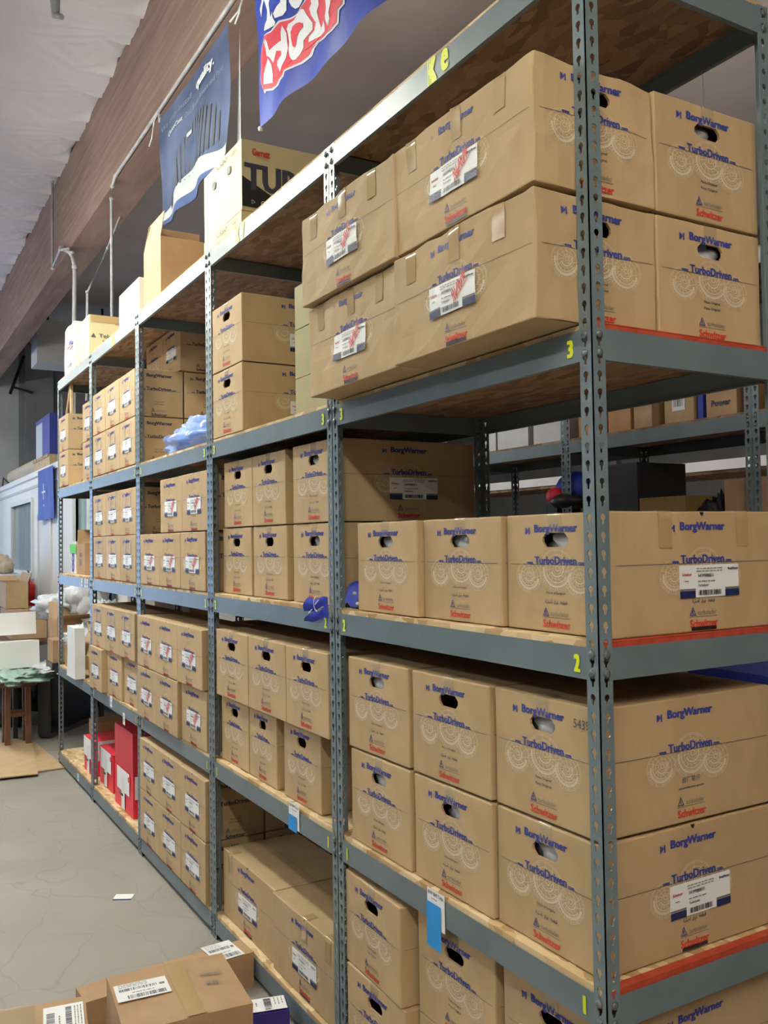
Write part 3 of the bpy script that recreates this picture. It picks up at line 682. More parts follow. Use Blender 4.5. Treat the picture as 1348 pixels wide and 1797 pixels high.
# bays 3 and 4: labelled medium cartons
cols3 = (-3.428, -3.062, -2.692); cols4 = (-4.63, -4.262, -3.894)
def medrow(cols, y, z, rowname, where, kind='med', which=(0, 1, 2), side=True, lm=LBL, back=False, dy=(0, 0, 0)):
    for i in which:
        carton(kind, cols[i], y + dy[i], z, '%s-row %s carton with a white label on %s' % (rowname, n3[i], where), lab=[('short', lm, 0, -.155)], jit=.4)
    if back:
        i = which[-1]
        carton('med', cols[i], y + MD + .006, z, '%s-row carton standing behind the right one on %s' % (rowname, where), jit=.3)
medrow(cols3, .0, Zs[2], 'lower', 'the third bay\'s eye-level shelf', lm=LBLS, back=True)
medrow((0, -3.03, -2.66), .0, Zs[2] + MH + .003, 'upper', 'the third bay\'s eye-level shelf', which=(1, 2), lm=LBLS, back=True)
medrow(cols3, -.02, Zs[1] , 'lower', 'the third bay\'s lower shelf', lm=LBLS, back=True, dy=(0, 0, .02))
medrow(cols3, -.02, Zs[1] + MH + .003, 'upper', 'the third bay\'s lower shelf', lm=LBLS, back=True)
medrow(cols3, -.01, Zs[0], 'bottom', 'the third bay\'s lowest shelf', back=True)
medrow(cols3, -.01, Zs[0] + MH + .003, 'top', 'the third bay\'s lowest shelf', back=True)
medrow(cols4, .0, Zs[3], 'lower', 'the fourth bay\'s top shelf', 'medtape', back=True)
medrow(cols4, .0, Zs[3] + MH + .003, 'upper', 'the fourth bay\'s top shelf', 'medtape', back=True)
carton('med', cols4[2] + .03, .26, Zs[3] + 2 * MH + .006, 'topmost shaded carton lying on the fourth bay\'s top shelf stack, right', jit=.3, lab=[('short', LBL, 0, -.155)])
carton('med', cols4[1] + .03, .26, Zs[3] + 2 * MH + .006, 'topmost shaded carton lying on the fourth bay\'s top shelf stack, left', jit=.3)
medrow(cols4, .0, Zs[2], 'lower', 'the fourth bay\'s eye-level shelf', 'medtape', back=True)
medrow(cols4, .0, Zs[2] + MH + .001, 'upper', 'the fourth bay\'s eye-level shelf', 'medtape', back=True)
medrow(cols4, -.01, Zs[1], 'lower', 'the fourth bay\'s lower shelf', 'med', dy=(-.02, .015, .03))
medrow(cols4, -.01, Zs[1] + MH + .001, 'upper', 'the fourth bay\'s lower shelf', 'medtape')
# far end bay
carton('med', -5.06, .02, Zs[3], 'lower carton beside the post on the far end bay\'s top shelf', 0, lab=[('short', LBL, 0, -.155)]); carton('med', -5.06, .02, Zs[3] + MH + .002, 'upper carton beside the post on the far end bay\'s top shelf', lab=[('short', LBL, 0, -.155)])
for rn, z in (('lower', Zs[3]), ('upper', Zs[3] + MH + .002)):
    carton('med', -5.86, .0, z, '%s carton at the outer end of the far end bay\'s top shelf' % rn, lab=[('short', LBL, 0, -.155)])

# ------------------------------------------------------------------ generic boxes
def plain_box(mb, W, D, H, m, seam=True, tape=True, amp=.002, seed=0):
    sd = Vector((seed, seed * 2, 1)); q = Vector
    def ds(p): 
        v = Vector(p); n_ = noise.noise_vector(v * 6 + sd) * amp
        if v.z < .01: n_.z = 0
        return v + n_
    b = len(mb.v); xs = frange(-W / 2, W / 2, 6); ys = frange(-D / 2, D / 2, 6); zs = frange(0, H, 4)
    mb.grid(xs, zs, lambda u, v: (u, -D / 2, v), m); mb.grid(xs, zs, lambda u, v: (u, D / 2, v), m)
    mb.grid(ys, zs, lambda u, v: (-W / 2, u, v), m); mb.grid(ys, zs, lambda u, v: (W / 2, u, v), m)
    mb.grid(xs, ys, lambda u, v: (u, v, H), m); mb.grid(xs, ys, lambda u, v: (u, v, 0), m)
    if seam: mb.box(-W / 2, W / 2, -.001, .001, H, H + .0006, M_CARDIN)
    if tape:
        mb.grid(frange(-W / 2, W / 2, 6), [-.03, .03], lambda u, v: (u, v, H + .0016), M_TAPE)
        for s in (-1, 1): mb.grid([-.03, .03], [H + .0016, H - .06], lambda u, v: (s * (W / 2 + .0015), u, v), M_TAPE)
    mb.v[b:] = [tuple(ds(p)) for p in mb.v[b:]]
    return mb
def sbox(name, loc, W, D, H, m, label, cat='box', rz=0, group=None, extra=None, tape=True, amp=.002, seed=0):
    mb = plain_box(MB(), W, D, H, m, tape=tape, amp=amp, seed=seed)
    if extra:
        p = extra; 
        for face, pr in p.items():
            fr = {'f': ((0, -D / 2, H), (1, 0, 0), (0, -1, 0)), 'r': ((W / 2, 0, H), (0, 1, 0), (1, 0, 0)), 'l': ((-W / 2, 0, H), (0, -1, 0), (-1, 0, 0)), 't': ((0, 0, H), (1, 0, 0), (0, 0, 1))}[face]
            V = (0, 1, 0) if face == 't' else (0, 0, 1)
            O = Vector(fr[0]) + Vector(fr[2]) * (amp + .0012)
            pr.flat(mb, O, fr[1], V, fr[2])
    o = mb.build(name); o.location = loc; o.rotation_euler.z = rz
    return tag(o, label, cat, group)
def open_carton(name, loc, W, D, H, m, label, rz=0, flaps=(40, 110, 60, 100), fill=None, cat='box'):
    r = empty(name, loc, rz); t = .004; mb = MB()
    mb.box(-W / 2, W / 2, -D / 2, D / 2, 0, t, m)
    mb.box(-W / 2, W / 2, -D / 2, -D / 2 + t, t, H, m); mb.box(-W / 2, W / 2, D / 2 - t, D / 2, t, H, m)
    mb.box(-W / 2, -W / 2 + t, -D / 2 + t, D / 2 - t, t, H, m); mb.box(W / 2 - t, W / 2, -D / 2 + t, D / 2 - t, t, H, m)
    mb.build('box_body', r)
    fl = min(W, D) * .46
    for (ax, sgn, ang) in (('y', -1, flaps[0]), ('x', 1, flaps[1]), ('y', 1, flaps[2]), ('x', -1, flaps[3])):
        if ang is None: continue
        a = radians(ang); mb = MB()      # 0 = flat outward, 90 = up, >90 leaning in
        L_ = (W if ax == 'y' else D) / 2 - .005; du, dv = cos(a) * fl, sin(a) * fl
        def fn(p, ax=ax, sgn=sgn):
            return (p[0], sgn * (D / 2) + sgn * p[1], H + p[2]) if ax == 'y' else (sgn * (W / 2) + sgn * p[1], p[0], H + p[2])
        nv = (-sin(a) * t, cos(a) * t)
        q = [(-L_, 0, 0), (L_, 0, 0), (L_ - .01, du, dv), (-L_ + .01, du, dv)]; q2 = [(p[0], p[1] + nv[0], p[2] + nv[1]) for p in q]
        mb.add([fn(p) for p in q + q2], [(0, 1, 2, 3), (7, 6, 5, 4), (0, 4, 5, 1), (1, 5, 6, 2), (2, 6, 7, 3), (3, 7, 4, 0)], m); mb.build('box_flap', r)
    return tag(r, label, cat)
# plain olive stack in bay 2, shelf 3
z = Zs[3]
for i, h in enumerate((.17, .19, .17)):
    sbox('plain_carton', (-1.53, .31, z), .43, .40, h - .003, M_CARDG, ['lowest', 'middle', 'topmost'][i] + ' plain olive carton stacked behind the dented protruding pair', group='plain olive cartons on the second bay', tape=False, seed=i); z += h
# ---- on top of the rack
Zt = LV[4] + BT + .002
pg = Print(); pg.text('TURBO', -.02, -.22, .44, .115, M_INKD, .04, .001); pg.text('Garrett', -.16, -.065, .085, .03, M_RED, .04, .001); pg.text('by Honeywell', -.155, -.08, .05, .008, M_RED, 0, .001)
pg.poly([(-.25, -.30), (.25, -.30), (.25, -.16), (.12, -.235), (-.08, -.25), (-.18, -.20), (-.25, -.165)], M_DARK, .0006)
for k in range(3):
    u0 = -.2 + .05 * k; pg.ring(u0, -.275, .010, .003, M_WHITE, 3 if k == 0 else 12, lift=.0012)
pf = Print(); pf.text('TURBO', .0, -.035, .16, .022, M_INKD, .02, .001); pf.text('TURBO', .15, -.035, .08, .018, M_INKG, .02, .001)
for u in (-.10, .10): pf.poly([(u - .022, -.10), (u - .022, -.075), (u - .012, -.07), (u + .012, -.07), (u + .022, -.075), (u + .022, -.10), (u + .012, -.105), (u - .012, -.105)], M_BLACK, .001)
M_GARR = noisy('pale_yellow_carton', (.60, .52, .30), (.64, .56, .33), 6, 3, .55); M_WCART = noisy('white_carton', (.80, .78, .70), (.84, .82, .74), 6, 3, .6)
gy = .09
sbox('printed_carton', (-2.50, gy + .255, Zt), .50, .51, .135, M_GARR, 'lower pale carton under the big printed one on top of the rack', extra={'f': pf}, tape=False, group='pale printed cartons on top of the rack')
sbox('printed_carton', (-2.49, gy + .25, Zt + .137), .50, .50, .315, M_GARR, 'large pale carton with bold black TURBO lettering on top of the rack', extra={'f': pf, 'r': pg}, tape=False, group='pale printed cartons on top of the rack')
open_carton('open_carton', (-3.535, .22, Zt), .34, .33, .36, M_CARD2, 'open brown carton with raised flaps on top of the rack', flaps=(100, None, 60, 112))
sbox('white_carton', (-4.03, .18, Zt), .48, .26, .245, M_WCART, 'white carton on top of the rack, left of the open brown one', seed=3, tape=False)
pt = Print(); pt.text('Telrex', -.075, -.16, .14, .028, M_INKD, .02, .001); pt.lines(-.12, -.02, -.185, 1, .01, M_INKD, .001, 3, .006); pt.poly([(-.20, -.16), (-.165, -.16), (-.182, -.13)], M_INKD, .001); pt.rect(-.2, .2, -.05, 0, M_TAPE, .0008)
sbox('tan_carton', (-5.24, .24, Zt), .38, .42, .31, M_GARR, 'tan taped carton on top of the rack beside the white sack', extra={'r': pt}, seed=4)
ps = Print(); [ps.ring(-.11 + .04 * k, -.15, .014, .009, M_BLUE, 10, lift=.002) for k in range(4)]; ps.rect(.05, .16, -.165, -.135, M_BLUE, .002); ps.rect(-.02, .17, -.185, -.172, M_RED, .002); ps.bars(-.12, .14, -.33, -.29, M_INKD, 12, 9, .002)
sk = sbox('paper_sack', (-5.86, .2, Zt), .40, .30, .40, M_OFFW, 'white printed paper sack at the far end of the rack top', 'sack', extra={'f': ps}, amp=.012, tape=False, seed=5)
o = blob((-5.52, .45, Zt + .19), (.16, .12, .19), M_PLW, 4, .35, 3, flat=Zt).build('plastic_bag', smooth=True); tag(o, 'crumpled clear plastic bag behind the white sack on the rack top', 'bag')
sbox('purple_parcel', (-4.42, .42, Zt), .2, .14, .20, M_PURP, 'small purple parcel on the rack top beside the white carton', tape=False)
# ---- blue bag of cushioning on bay 3 shelf 3
r = empty('plastic_bag', (-2.95, .17, Zs[3]))
b_ = blob((0, 0, .075), (.42, .15, .10), M_PLB, 2, .35, 2.4, 40, 24, flat=.0); b_.build('bag_film', r, smooth=True)
for i, (x, s) in enumerate(((-.22, .07), (-.08, .08), (.06, .085), (.2, .07))):
    blob((x, 0, .075), (.11, .09, s), mat('blue_foam', (.10, .20, .70), .8), i, .3, 3, 16, 10, flat=.004).build('foam_pad', r, smooth=True)
tag(r, 'translucent blue plastic bag of padding lying on the third bay\'s top shelf', 'bag')
# ---- blue bandana at post B
def cloth():
    mb = MB()
    # lies on the shelf board left of the corner carton row, then falls over the beam left of the post
    def fn(u, v):
        x = -1.255 + u * .14; y = .052 + v * .20; z = Zs[2] + .006 + .07 * (1 - abs(2 * v - 1) ** 9) + .02 * noise.noise(Vector((u * 5, v * 5, 1))) + .012 * sin(u * 9 + v * 4)
        return (x, y, max(z, Zs[2] + .004))
    mb.grid(frange(0, 1.0, 14), frange(0, 1, 14), fn, M_BLUEC)
    for a, b, c in ((-1.17, .048, .05), (-1.145, .046, .018), (-1.19, .10, .07)): mb.sphere((a, b, Zs[2] + c), (.013, .004, .006), M_FLAGW, 8, 5)
    for quad in (((-1.262, .030), (-1.375, .022), (-1.402, -.028), (-1.262, .000)), ((-1.262, .004), (-1.335, -.026), (-1.405, -.062), (-1.262, -.040))):
        def fl(u, v):      # folded corners of cloth poking out left of the post over the beam
            a, b, c, d = quad; x = (a[0] * (1 - u) + b[0] * u) * (1 - v) + (d[0] * (1 - u) + c[0] * u) * v; z = (a[1] * (1 - u) + b[1] * u) * (1 - v) + (d[1] * (1 - u) + c[1] * u) * v
            return (x, -.003 - .020 * u - .012 * sin(v * 3.1) * u, Zs[2] + .005 + z + .004 * sin(u * 8))
        mb.grid(frange(0, 1, 12), frange(0, 1, 10), fl, M_BLUEC)
    def br(u, v): return (-1.17 - u * .14, .02 - .035 * (1 - abs(2 * u - 1)) - .012, Zs[2] + .03 + .02 * sin(u * 4) - .05 * v)
    p = Print()
    p.ring(.015, .002, .024, .004, M_FLAGW, 16, lift=.003, a0=1.2, a1=4.9); p.poly([(.0, -.004), (.03, .014), (.03, .018), (.0, .0)], M_FLAGW, .003); p.poly([(-.05, -.035), (-.02, -.02), (-.02, -.016), (-.05, -.030)], M_FLAGW, .003)
    p.flat(mb, (-1.30, -.03, Zs[2] + .012), (1, 0, 0), (0, 0, 1), (0, -1, 0))
    return mb
tag(cloth().build('bandana', smooth=True), 'royal blue patterned cloth hanging over the eye-level beam behind the second post', 'cloth')
# shelf tags
on_beam(0, 1, .60, ptag(.085, .10, -.034, (-.14, -.02)), 'price_tag', 'white tag with a bright blue sticky note')
on_beam(1, 1, .30, ptag(.09, .09, -.02, (-.075, -.02)), 'price_tag', 'white tag with a bright blue sticky note')
on_beam(3, 1, .62, ptag(.06, .07, -.02, None, None), 'price_tag', 'small white price tag'); on_beam(3, 1, .30, ptag(.05, .07, -.075, None, None), 'price_tag', 'small white price tag hanging below the beam')
for u in (.26, .15, .08): on_beam(4, 2, u, ptag(.055, .06, -.03, None, None), 'price_tag', 'small white price tag')
on_beam(4, 0, .42, ptag(.06, .055, -.035, None, None), 'price_tag', 'small white price tag')
# ---- far bays, low shelves
M_BROWN2 = M_CARD2
rr = Print(); rr.text('2422', 0, -.10, .07, .03, M_INKD, .02, .001); rr.rect(-.04, .04, -.17, -.12, M_INKG, .001)
r = open_carton('open_carton', (-5.62, .2, Zs[2]), .30, .24, .235, M_CARD2, 'brown open carton stamped 2422 on the far end bay\'s eye-level shelf', flaps=(None, None, 95, 70))
mb = MB(); rr.flat(mb, (0, -.12 - .001, .235), (1, 0, 0), (0, 0, 1), (0, -1, 0)); mb.build('stamp_print', r)
pp = Print(); pp.rect(-.12, .12, -.09, -.02, M_GREEN, .001)
for v in (-.13, -.2): pp.ring(0, v, .03, .02, M_PURP, 14, lift=.001)
sbox('white_printed_carton', (-5.90, .2, Zs[2]), .2, .24, .25, M_OFFW, 'white carton with green and purple print on the far end bay\'s eye-level shelf', extra={'f': pp}, tape=False)
r = open_carton('open_carton', (-5.25, .27, Zs[1]), .42, .34, .30, M_CARD, 'open carton with a folded-down flap on the far end bay\'s lower shelf', flaps=(-62, 75, 80, 25))
sbox('brown_carton', (-5.82, .18, Zs[1]), .36, .30, .17, M_CARD2, 'low brown carton under the crumpled plastic on the far end bay\'s lower shelf', seed=8)
o = blob((-5.82, .16, Zs[1] + .235), (.20, .15, .085), M_PLW, 9, .5, 3, 30, 18, flat=Zs[1] + .176).build('plastic_wrap', smooth=True); tag(o, 'heap of crumpled clear plastic on the low brown carton in the far end bay', 'plastic')
mb = plain_box(MB(), .28, .07, .36, M_OFFW, tape=False, seam=False, amp=.006, seed=2); o = mb.build('white_carton'); o.location = (-5.30, -.02, Zs[1]); tag(o, 'tall thin white carton standing at the front of the far end bay\'s lower shelf', 'box')
# red cartons on the lowest shelf
pr1 = Print(); pr1.rect(-.15, .15, -.135, 0, M_WHITE, .001); pr1.rect(-.04, .04, -.24, -.05, M_OFFW, .0016); pr1.rect(.12, .17, -.05, -.02, M_RED, .0016); pr1.rect(-.10, .0, -.166, -.15, M_INKG, .0016)
for rn, z, dx in (('lower', Zs[0], 0), ('upper', Zs[0] + .25, 0)):
    sbox('red_carton', (-4.18, .20, z), .44, .32, .247, M_PINK if rn == 'lower' else M_DRED, '%s red-and-white carton of the pair against the post on the fourth bay\'s lowest shelf' % rn, extra={'f': pr1 if rn == 'lower' else Print(), 'r': pr1 if rn == 'lower' else Print()}, tape=False, group='red cartons on the lowest shelf')
for x, y in ((-4.80 + .03, .24), (-5.22, .22)):
    sbox('red_carton', (x, y, Zs[0]), .38 if x > -5 else .30, .34, .245, M_PINK, 'red-and-white carton on the lowest shelf %s the fifth post' % ('to the right of' if x > -5 else 'to the left of'), extra={'f': pr1, 'r': pr1}, tape=False, group='red cartons on the lowest shelf')
open_carton('paper_bag', (-5.58, .30, Zs[0]), .22, .30, .30, M_CARD2, 'open brown paper bag beside the red cartons on the lowest shelf', flaps=(None, None, None, None), cat='bag')
o = blob((-4.75, .40, Zs[0] + .38), (.26, .14, .13), M_PLW, 12, .4, 3, flat=Zs[0] + .25).build('plastic_wrap', smooth=True); tag(o, 'grey crumpled plastic wrap lying on the red cartons', 'plastic')
# dark things leaning behind the far end bay
mb = MB(); mb.grid(frange(0, 1, 12), frange(0, 1, 16), lambda u, v: (-8.25 - .50 * v * v + u * .40, .78 + .03 * sin(u * 9) - .02 * v, .003 + 1.45 * (1 - v)), M_DARKC); mb.grid(frange(0, 1, 12), frange(0, 1, 16), lambda u, v: (-8.25 - .50 * v * v + u * .40, .82 + .03 * sin(u * 9) - .02 * v, .003 + 1.45 * (1 - v)), M_DARKC)
tag(mb.build('seat_cover', smooth=True), 'charcoal curved foam pad leaning behind the far end bay', 'pad')
sbox('brown_carton', (-5.3, .78 + .0, .0), .9, .2, 1.33, M_CARD2, 'tall brown carton standing behind the rack near the fifth post', tape=False)

# ------------------------------------------------------------------ clutter beyond the far end
# flattened cartons on the floor
for i, (x, y, a, s, z) in enumerate(((-6.55, -.33, .05, 1.0, .004), (-6.42, -.42, -.12, .93, .018))):
    mb = MB(); Wd, Dp = 1.35 * s, .62 * s
    mb.grid(frange(-Wd / 2, Wd / 2, 12), frange(-Dp / 2, Dp / 2, 8), lambda u, v: (u, v, .008 + .006 * noise.noise(Vector((u * 3, v * 3, i)))), M_CARD)
    mb.box(-Wd / 2, Wd / 2, -Dp / 2, Dp / 2, 0, .005, M_CARD)
    o = mb.build('flattened_carton'); o.location = (x, y, z); o.rotation_euler.z = a; tag(o, ['lower', 'upper'][i] + ' flattened cardboard sheet on the floor at the far end of the rack', 'cardboard', 'flattened cartons on the floor')
# stool with plastic on it
r = empty('stool', (-7.0, -.19, 0))
for sx in (-.085, .085):
    for sy in (-.085, .085):
        m1 = MB(); m1.box(-.022, .022, -.022, .022, 0, .52, M_WOODB, fn=lambda p: (sx + p[0] - sx * .1 * p[2], sy + p[1] - sy * .1 * p[2], p[2])); m1.build('leg', r)
m1 = MB()
for s in (-.08, .08): m1.box(-.08, .08, s - .01, s + .01, .2, .235, M_WOODB); m1.box(s - .01, s + .01, -.08, .08, .26, .295, M_WOODB)
m1.build('stretcher', r); m1 = MB(); m1.tube([(0, 0, .52), (0, 0, .55)], .17, M_WOODB, 24); m1.build('seat', r)
tag(r, 'brown wooden stool under plastic sheeting beside the far end post', 'stool')
o = blob((-7.05, -.18, .60), (.42, .25, .055), M_PLG, 5, .5, 3, 40, 20, flat=.552).build('plastic_sheet', smooth=True); tag(o, 'green-tinted clear plastic sheeting heaped on the stool', 'plastic')
o = blob((-6.9, .12, .665), (.40, .18, .03), M_PLW, 15, .5, 3, 40, 16).build('plastic_sheet', smooth=True); tag(o, 'white plastic sheeting draped between the stool and the rack', 'plastic')
# work table holding cartons
r = empty('work_table', (-8.2, .22, 0))
m1 = MB(); m1.box(-.95, .95, -.42, .42, .60, .63, M_DARK); m1.build('table_top', r)
for x in (-.9, .9):
    for y in (-.38, .38): m1 = MB(); m1.box(x - .02, x + .02, y - .02, y + .02, 0, .60, M_DARK); m1.build('leg', r)
tag(r, 'dark work table heaped with white boxes and wrapping', 'table')
pw = Print(); pw.lines(-.26, -.14, -.1, 3, .018, M_INKG, .001, 6, .006); pw.rect(-.12, -.06, -.24, 0, M_WHITE, .0008)
o = sbox('white_carton', (-7.35, -.18, .64), .62, .34, .235, M_OFFW, 'lower long white carton tilted on the work table', extra={'f': pw}, group='white cartons on the work table', tape=False); o.rotation_euler = (0, radians(-4), radians(4))
o = sbox('white_carton', (-7.55, -.15, .91), .52, .32, .20, M_OFFW, 'upper long white carton tilted on the work table', extra={'f': pw}, group='white cartons on the work table', tape=False); o.rotation_euler = (0, radians(-5), radians(2))
open_carton('open_carton', (-7.05, .28, .64), .46, .32, .44, M_CARD2, 'dark open carton behind the white ones on the work table', flaps=(100, 20, 95, 60))
sbox('brown_carton', (-6.70, .16, .74), .26, .24, .19, M_CARD2, 'small brown carton beside the far end post, above the plastic sheeting', seed=11)
sbox('black_crate', (-6.70, .16, .64), .30, .26, .10, M_DARK, 'black crate under the small brown carton', 'crate', tape=False)
for i, (x, y, z, rx, m) in enumerate(((-7.6, .30, 1.15, (.30, .22, .13), M_PLW), (-7.0, .42, 1.25, (.20, .16, .22), M_PLW), (-6.72, .5, 1.0, (.16, .15, .2), M_PLW))):
    o = blob((x, y, z), rx, m, 20 + i, .5, 3, 34, 20).build('plastic_wrap', smooth=True); tag(o, ['white crumpled plastic wrap heaped behind the white cartons', 'white plastic wrap piled high beside the far end post', 'white plastic wrap hanging behind the far end post'][i], 'plastic')
open_carton('open_carton', (-10.95, .30, .96), .80, .26, .32, M_CARD, 'large brown carton with one flap swung open beside the fire extinguisher', flaps=(None, None, 70, 30))
sbox('brown_carton', (-10.5, .36, .625), 1.0, .4, .33, M_CARD2, 'brown carton supporting the large open one on the far table', seed=12)
r = empty('side_table', (-10.5, .30, 0)); m1 = MB(); m1.box(-.6, .6, -.3, .3, .59, .62, M_WOODB); m1.build('table_top', r)
for x in (-.55, .55):
    for y in (-.27, .27): m1 = MB(); m1.box(x - .02, x + .02, y - .02, y + .02, 0, .59, M_WOODB); m1.build('leg', r)
tag(r, 'brown side table carrying cartons before the office wall', 'table')
# bench with lump further left
mb = MB(); mb.box(-13.9, -12.35 + .6, .2, .6, 1.28, 1.34, M_WALL); mb.box(-13.8, -11.95, .25, .55, 0, 1.28, M_DARK); tag(mb.build('bench'), 'grey bench against the office wall left of the window', 'bench')
o = blob((-12.75, .40, 1.46), (.32, .15, .15), M_TAN, 3, .3, 2, flat=1.345).build('canvas_sack', smooth=True); tag(o, 'tan canvas sack slumped on the bench left of the office window', 'sack')
# extinguisher
ex, ey, ez = -12.85, .78, .80
r = empty('fire_extinguisher', (ex, ey, ez))
m1 = MB(); m1.tube([(0, 0, 0), (0, 0, .015), (0, 0, .36), (0, 0, .40), (0, 0, .43)], [.08, .088, .088, .06, .03], M_EXT, 20); m1.build('cylinder', r, smooth=False)
m1 = MB(); m1.tube([(0, 0, .43), (0, 0, .48)], .022, M_DARK); m1.box(-.10, .03, -.012, .012, .48, .495, M_DARK, fn=lambda p: (p[0], p[1], p[2] - p[0] * .3)); m1.box(-.09, .03, -.012, .012, .51, .522, M_DARK, fn=lambda p: (p[0], p[1], p[2] - p[0] * .5)); m1.build('handle', r)
m1 = MB(); m1.tube([(.02, 0, .46), (.09, -.02, .43), (.11, -.03, .3), (.10, -.03, .12)], .012, M_DARK, 8); m1.build('hose', r)
m1 = MB(); m1.grid(frange(-.9, .4, 6), [.12, .30], lambda u, v: (.0895 * sin(u + .5), -.0895 * cos(u + .5), v), M_WHITE); m1.build('instruction_label', r)
m1 = MB(); m1.box(-.03, .03, .06, .10, .1, .35, M_GALV); m1.build('wall_bracket', r)
tag(r, 'red fire extinguisher on the office wall beside the office door', 'fire extinguisher')
# big dark bin and folded things under rack end
mb = MB(); 
def rbox(mb, W, D, H, m, r=.05, n=4):
    pts = []
    for cx, cz, a0 in ((W / 2 - r, r, -90), (W / 2 - r, H - r, 0), (-W / 2 + r, H - r, 90), (-W / 2 + r, r, 180)):
        for i in range(n + 1): a = radians(a0 + 90 * i / n); pts.append((cx + r * cos(a), cz + r * sin(a)))
    k = len(pts); mb.add([(x, -D / 2, z) for x, z in pts] + [(x, D / 2, z) for x, z in pts], [tuple(range(k)), tuple(range(2 * k - 1, k - 1, -1))] + [(i, k + i, k + (i + 1) % k, (i + 1) % k) for i in range(k)], m); return pts
r = empty('television', (-7.46, .33, 0), radians(141))
m1 = MB(); rbox(m1, .90, .10, .585, mat('grey_plastic', (.05, .055, .06), .4), .06); m1.build('cabinet', r); m1 = MB(); m1.box(-.40, .40, -.055, -.05, .05, .54, mat('screen_black', (.004, .006, .012), .2)); m1.build('screen', r)
tag(r, 'large dark flat panel standing on the floor behind the stool', 'television')
for i, (x, y) in enumerate(((-7.95, -.12), (-8.25, .42), (-8.75, .2))):
    o = blob((x, y, .22), (.22, .2, .22), [M_DARK, M_DARKC, M_DARK][i], 30 + i, .4, 3, flat=.0).build('bin_bag', smooth=True); tag(o, ['black bin bag under the left of the work table', 'dark cloth bundle under the work table behind the flat panel', 'black bin bag furthest under the work table'][i], 'bag')
# banner on office wall (blue hanging flag)
mb = MB(); mb.grid(frange(0, 1, 10), frange(0, 1, 12), lambda u, v: (-12.40 + u * 1.2, OY - .06 - .03 * sin(u * 10) * (1 - v), 2.10 + v * .72), M_FLAGB)
mb.grid(frange(0, 1, 10), frange(0, 1, 12), lambda u, v: (-12.40 + u * 1.2, OY - .055 - .03 * sin(u * 10) * (1 - v), 2.10 + v * .72), M_FLAGB)
p = Print(); p.rect(-.02, .02, -.1, .12, M_OFFW, .0); p.rect(-.14, .14, -.01, .015, M_OFFW, .0); p.rect(.0, .05, -.2, -.17, M_OFFW, .0)
p.flat(mb, (-11.7, OY - .10, 2.48), (1, 0, 0), (0, 0, 1), (0, -1, 0))
tag(mb.build('hanging_banner', smooth=True), 'blue cloth banner hanging from the office roof edge', 'banner')
# things on the office roof
ZR = 2.86
r = empty('blue_cabinet', (-13.0, 1.36, ZR + .216))
m1 = MB(); m1.box(-.62, .62, -.36, .36, 0, .62, M_CAB); m1.build('cabinet_body', r); m1 = MB(); m1.box(-.64, -.62, -.33, .33, .03, .55, mat('pale_panel', (.55, .62, .68), .4)); m1.box(-.66, -.64, -.2, .0, .3, .5, M_DARK); m1.box(-.55, .0, -.365, -.36, .03, .55, MATS['pale_panel']); m1.build('front_panel', r)
tag(r, 'blue steel cabinet with a pale front standing on a pallet on the office roof', 'cabinet')
r = empty('pallet', (-12.85, 1.36, ZR + .003))
for k in range(3): m1 = MB(); m1.box(-.7, .7, -.4 + k * .34, -.28 + k * .34, 0, .17, M_WOODL); m1.build('bearer', r)
m1 = MB()
for k in range(7): m1.box(-.7 + k * .2, -.58 + k * .2, -.42, .42, .17, .21, M_WOODL)
m1.build('deck_boards', r); tag(r, 'wooden pallet under the blue cabinet on the office roof', 'pallet')
mb = MB(); mb.tube([(-16.6, 1.08, ZR + .17), (-13.6, 1.10, ZR + .17)], .13, M_TAN, 18); tag(mb.build('carpet_roll', smooth=False), 'long beige roll lying on the office roof', 'roll')
mb = MB(); mb.box(-15.6, -14.2, 1.3, 1.8, ZR + .003, ZR + .12, M_WALLG); tag(mb.build('grey_plank'), 'grey board lying behind the beige roll on the office roof', 'board')
mb = MB(); mb.tube([(-17.7, 1.0, ZR + .015), (-17.5, 1.0, ZR + .22), (-17.1, 1.0, ZR + .14), (-16.85, 1.05, ZR + .03)], .012, M_DARK, 6); tag(mb.build('cable'), 'black cable loop on the office roof at far left', 'cable')
# duct box and bracket pipes on far wall
mb = MB(); mb.box(-14.6, -14.0, 1.08, 2.4, 4.74, 5.46, M_WALL); mb.tube([(-14.3, 1.3, 5.46), (-14.3, 1.3, 5.83)], .02, M_DARK, 6); mb.tube([(-14.3, 2.2, 5.46), (-14.3, 2.2, 5.83)], .02, M_DARK, 6); tag(mb.build('air_duct'), 'grey square air duct box hanging high over the office', 'duct')
mb = MB(); mb.tube([(-17.8, 1.43, 5.60), (-17.8, 1.16, 4.80)], .03, M_DARK, 8); mb.tube([(-17.8, 1.21, 4.95), (-17.8, 1.59, 4.85)], .025, M_DARK, 8); tag(mb.build('pipe_bracket'), 'dark angled pipe bracket on the pale far wall', 'bracket')
# yellow sticks standing on the far end bay cartons
mb = MB(); mb.tube([(-5.74, .04, Zs[3] + .555), (-5.74, .04, Zs[3] + .78)], .014, M_WOODL, 6); tag(mb.build('wooden_batten'), 'upright yellow batten on the far end bay\'s top shelf cartons', 'batten')
mb = MB(); mb.tube([(-5.96, .04, Zs[3] + .555), (-5.79, .04, Zs[3] + .78)], .008, M_WOODL, 6); tag(mb.build('wooden_batten'), 'thin leaning yellow batten on the far end bay\'s top shelf cartons', 'batten')

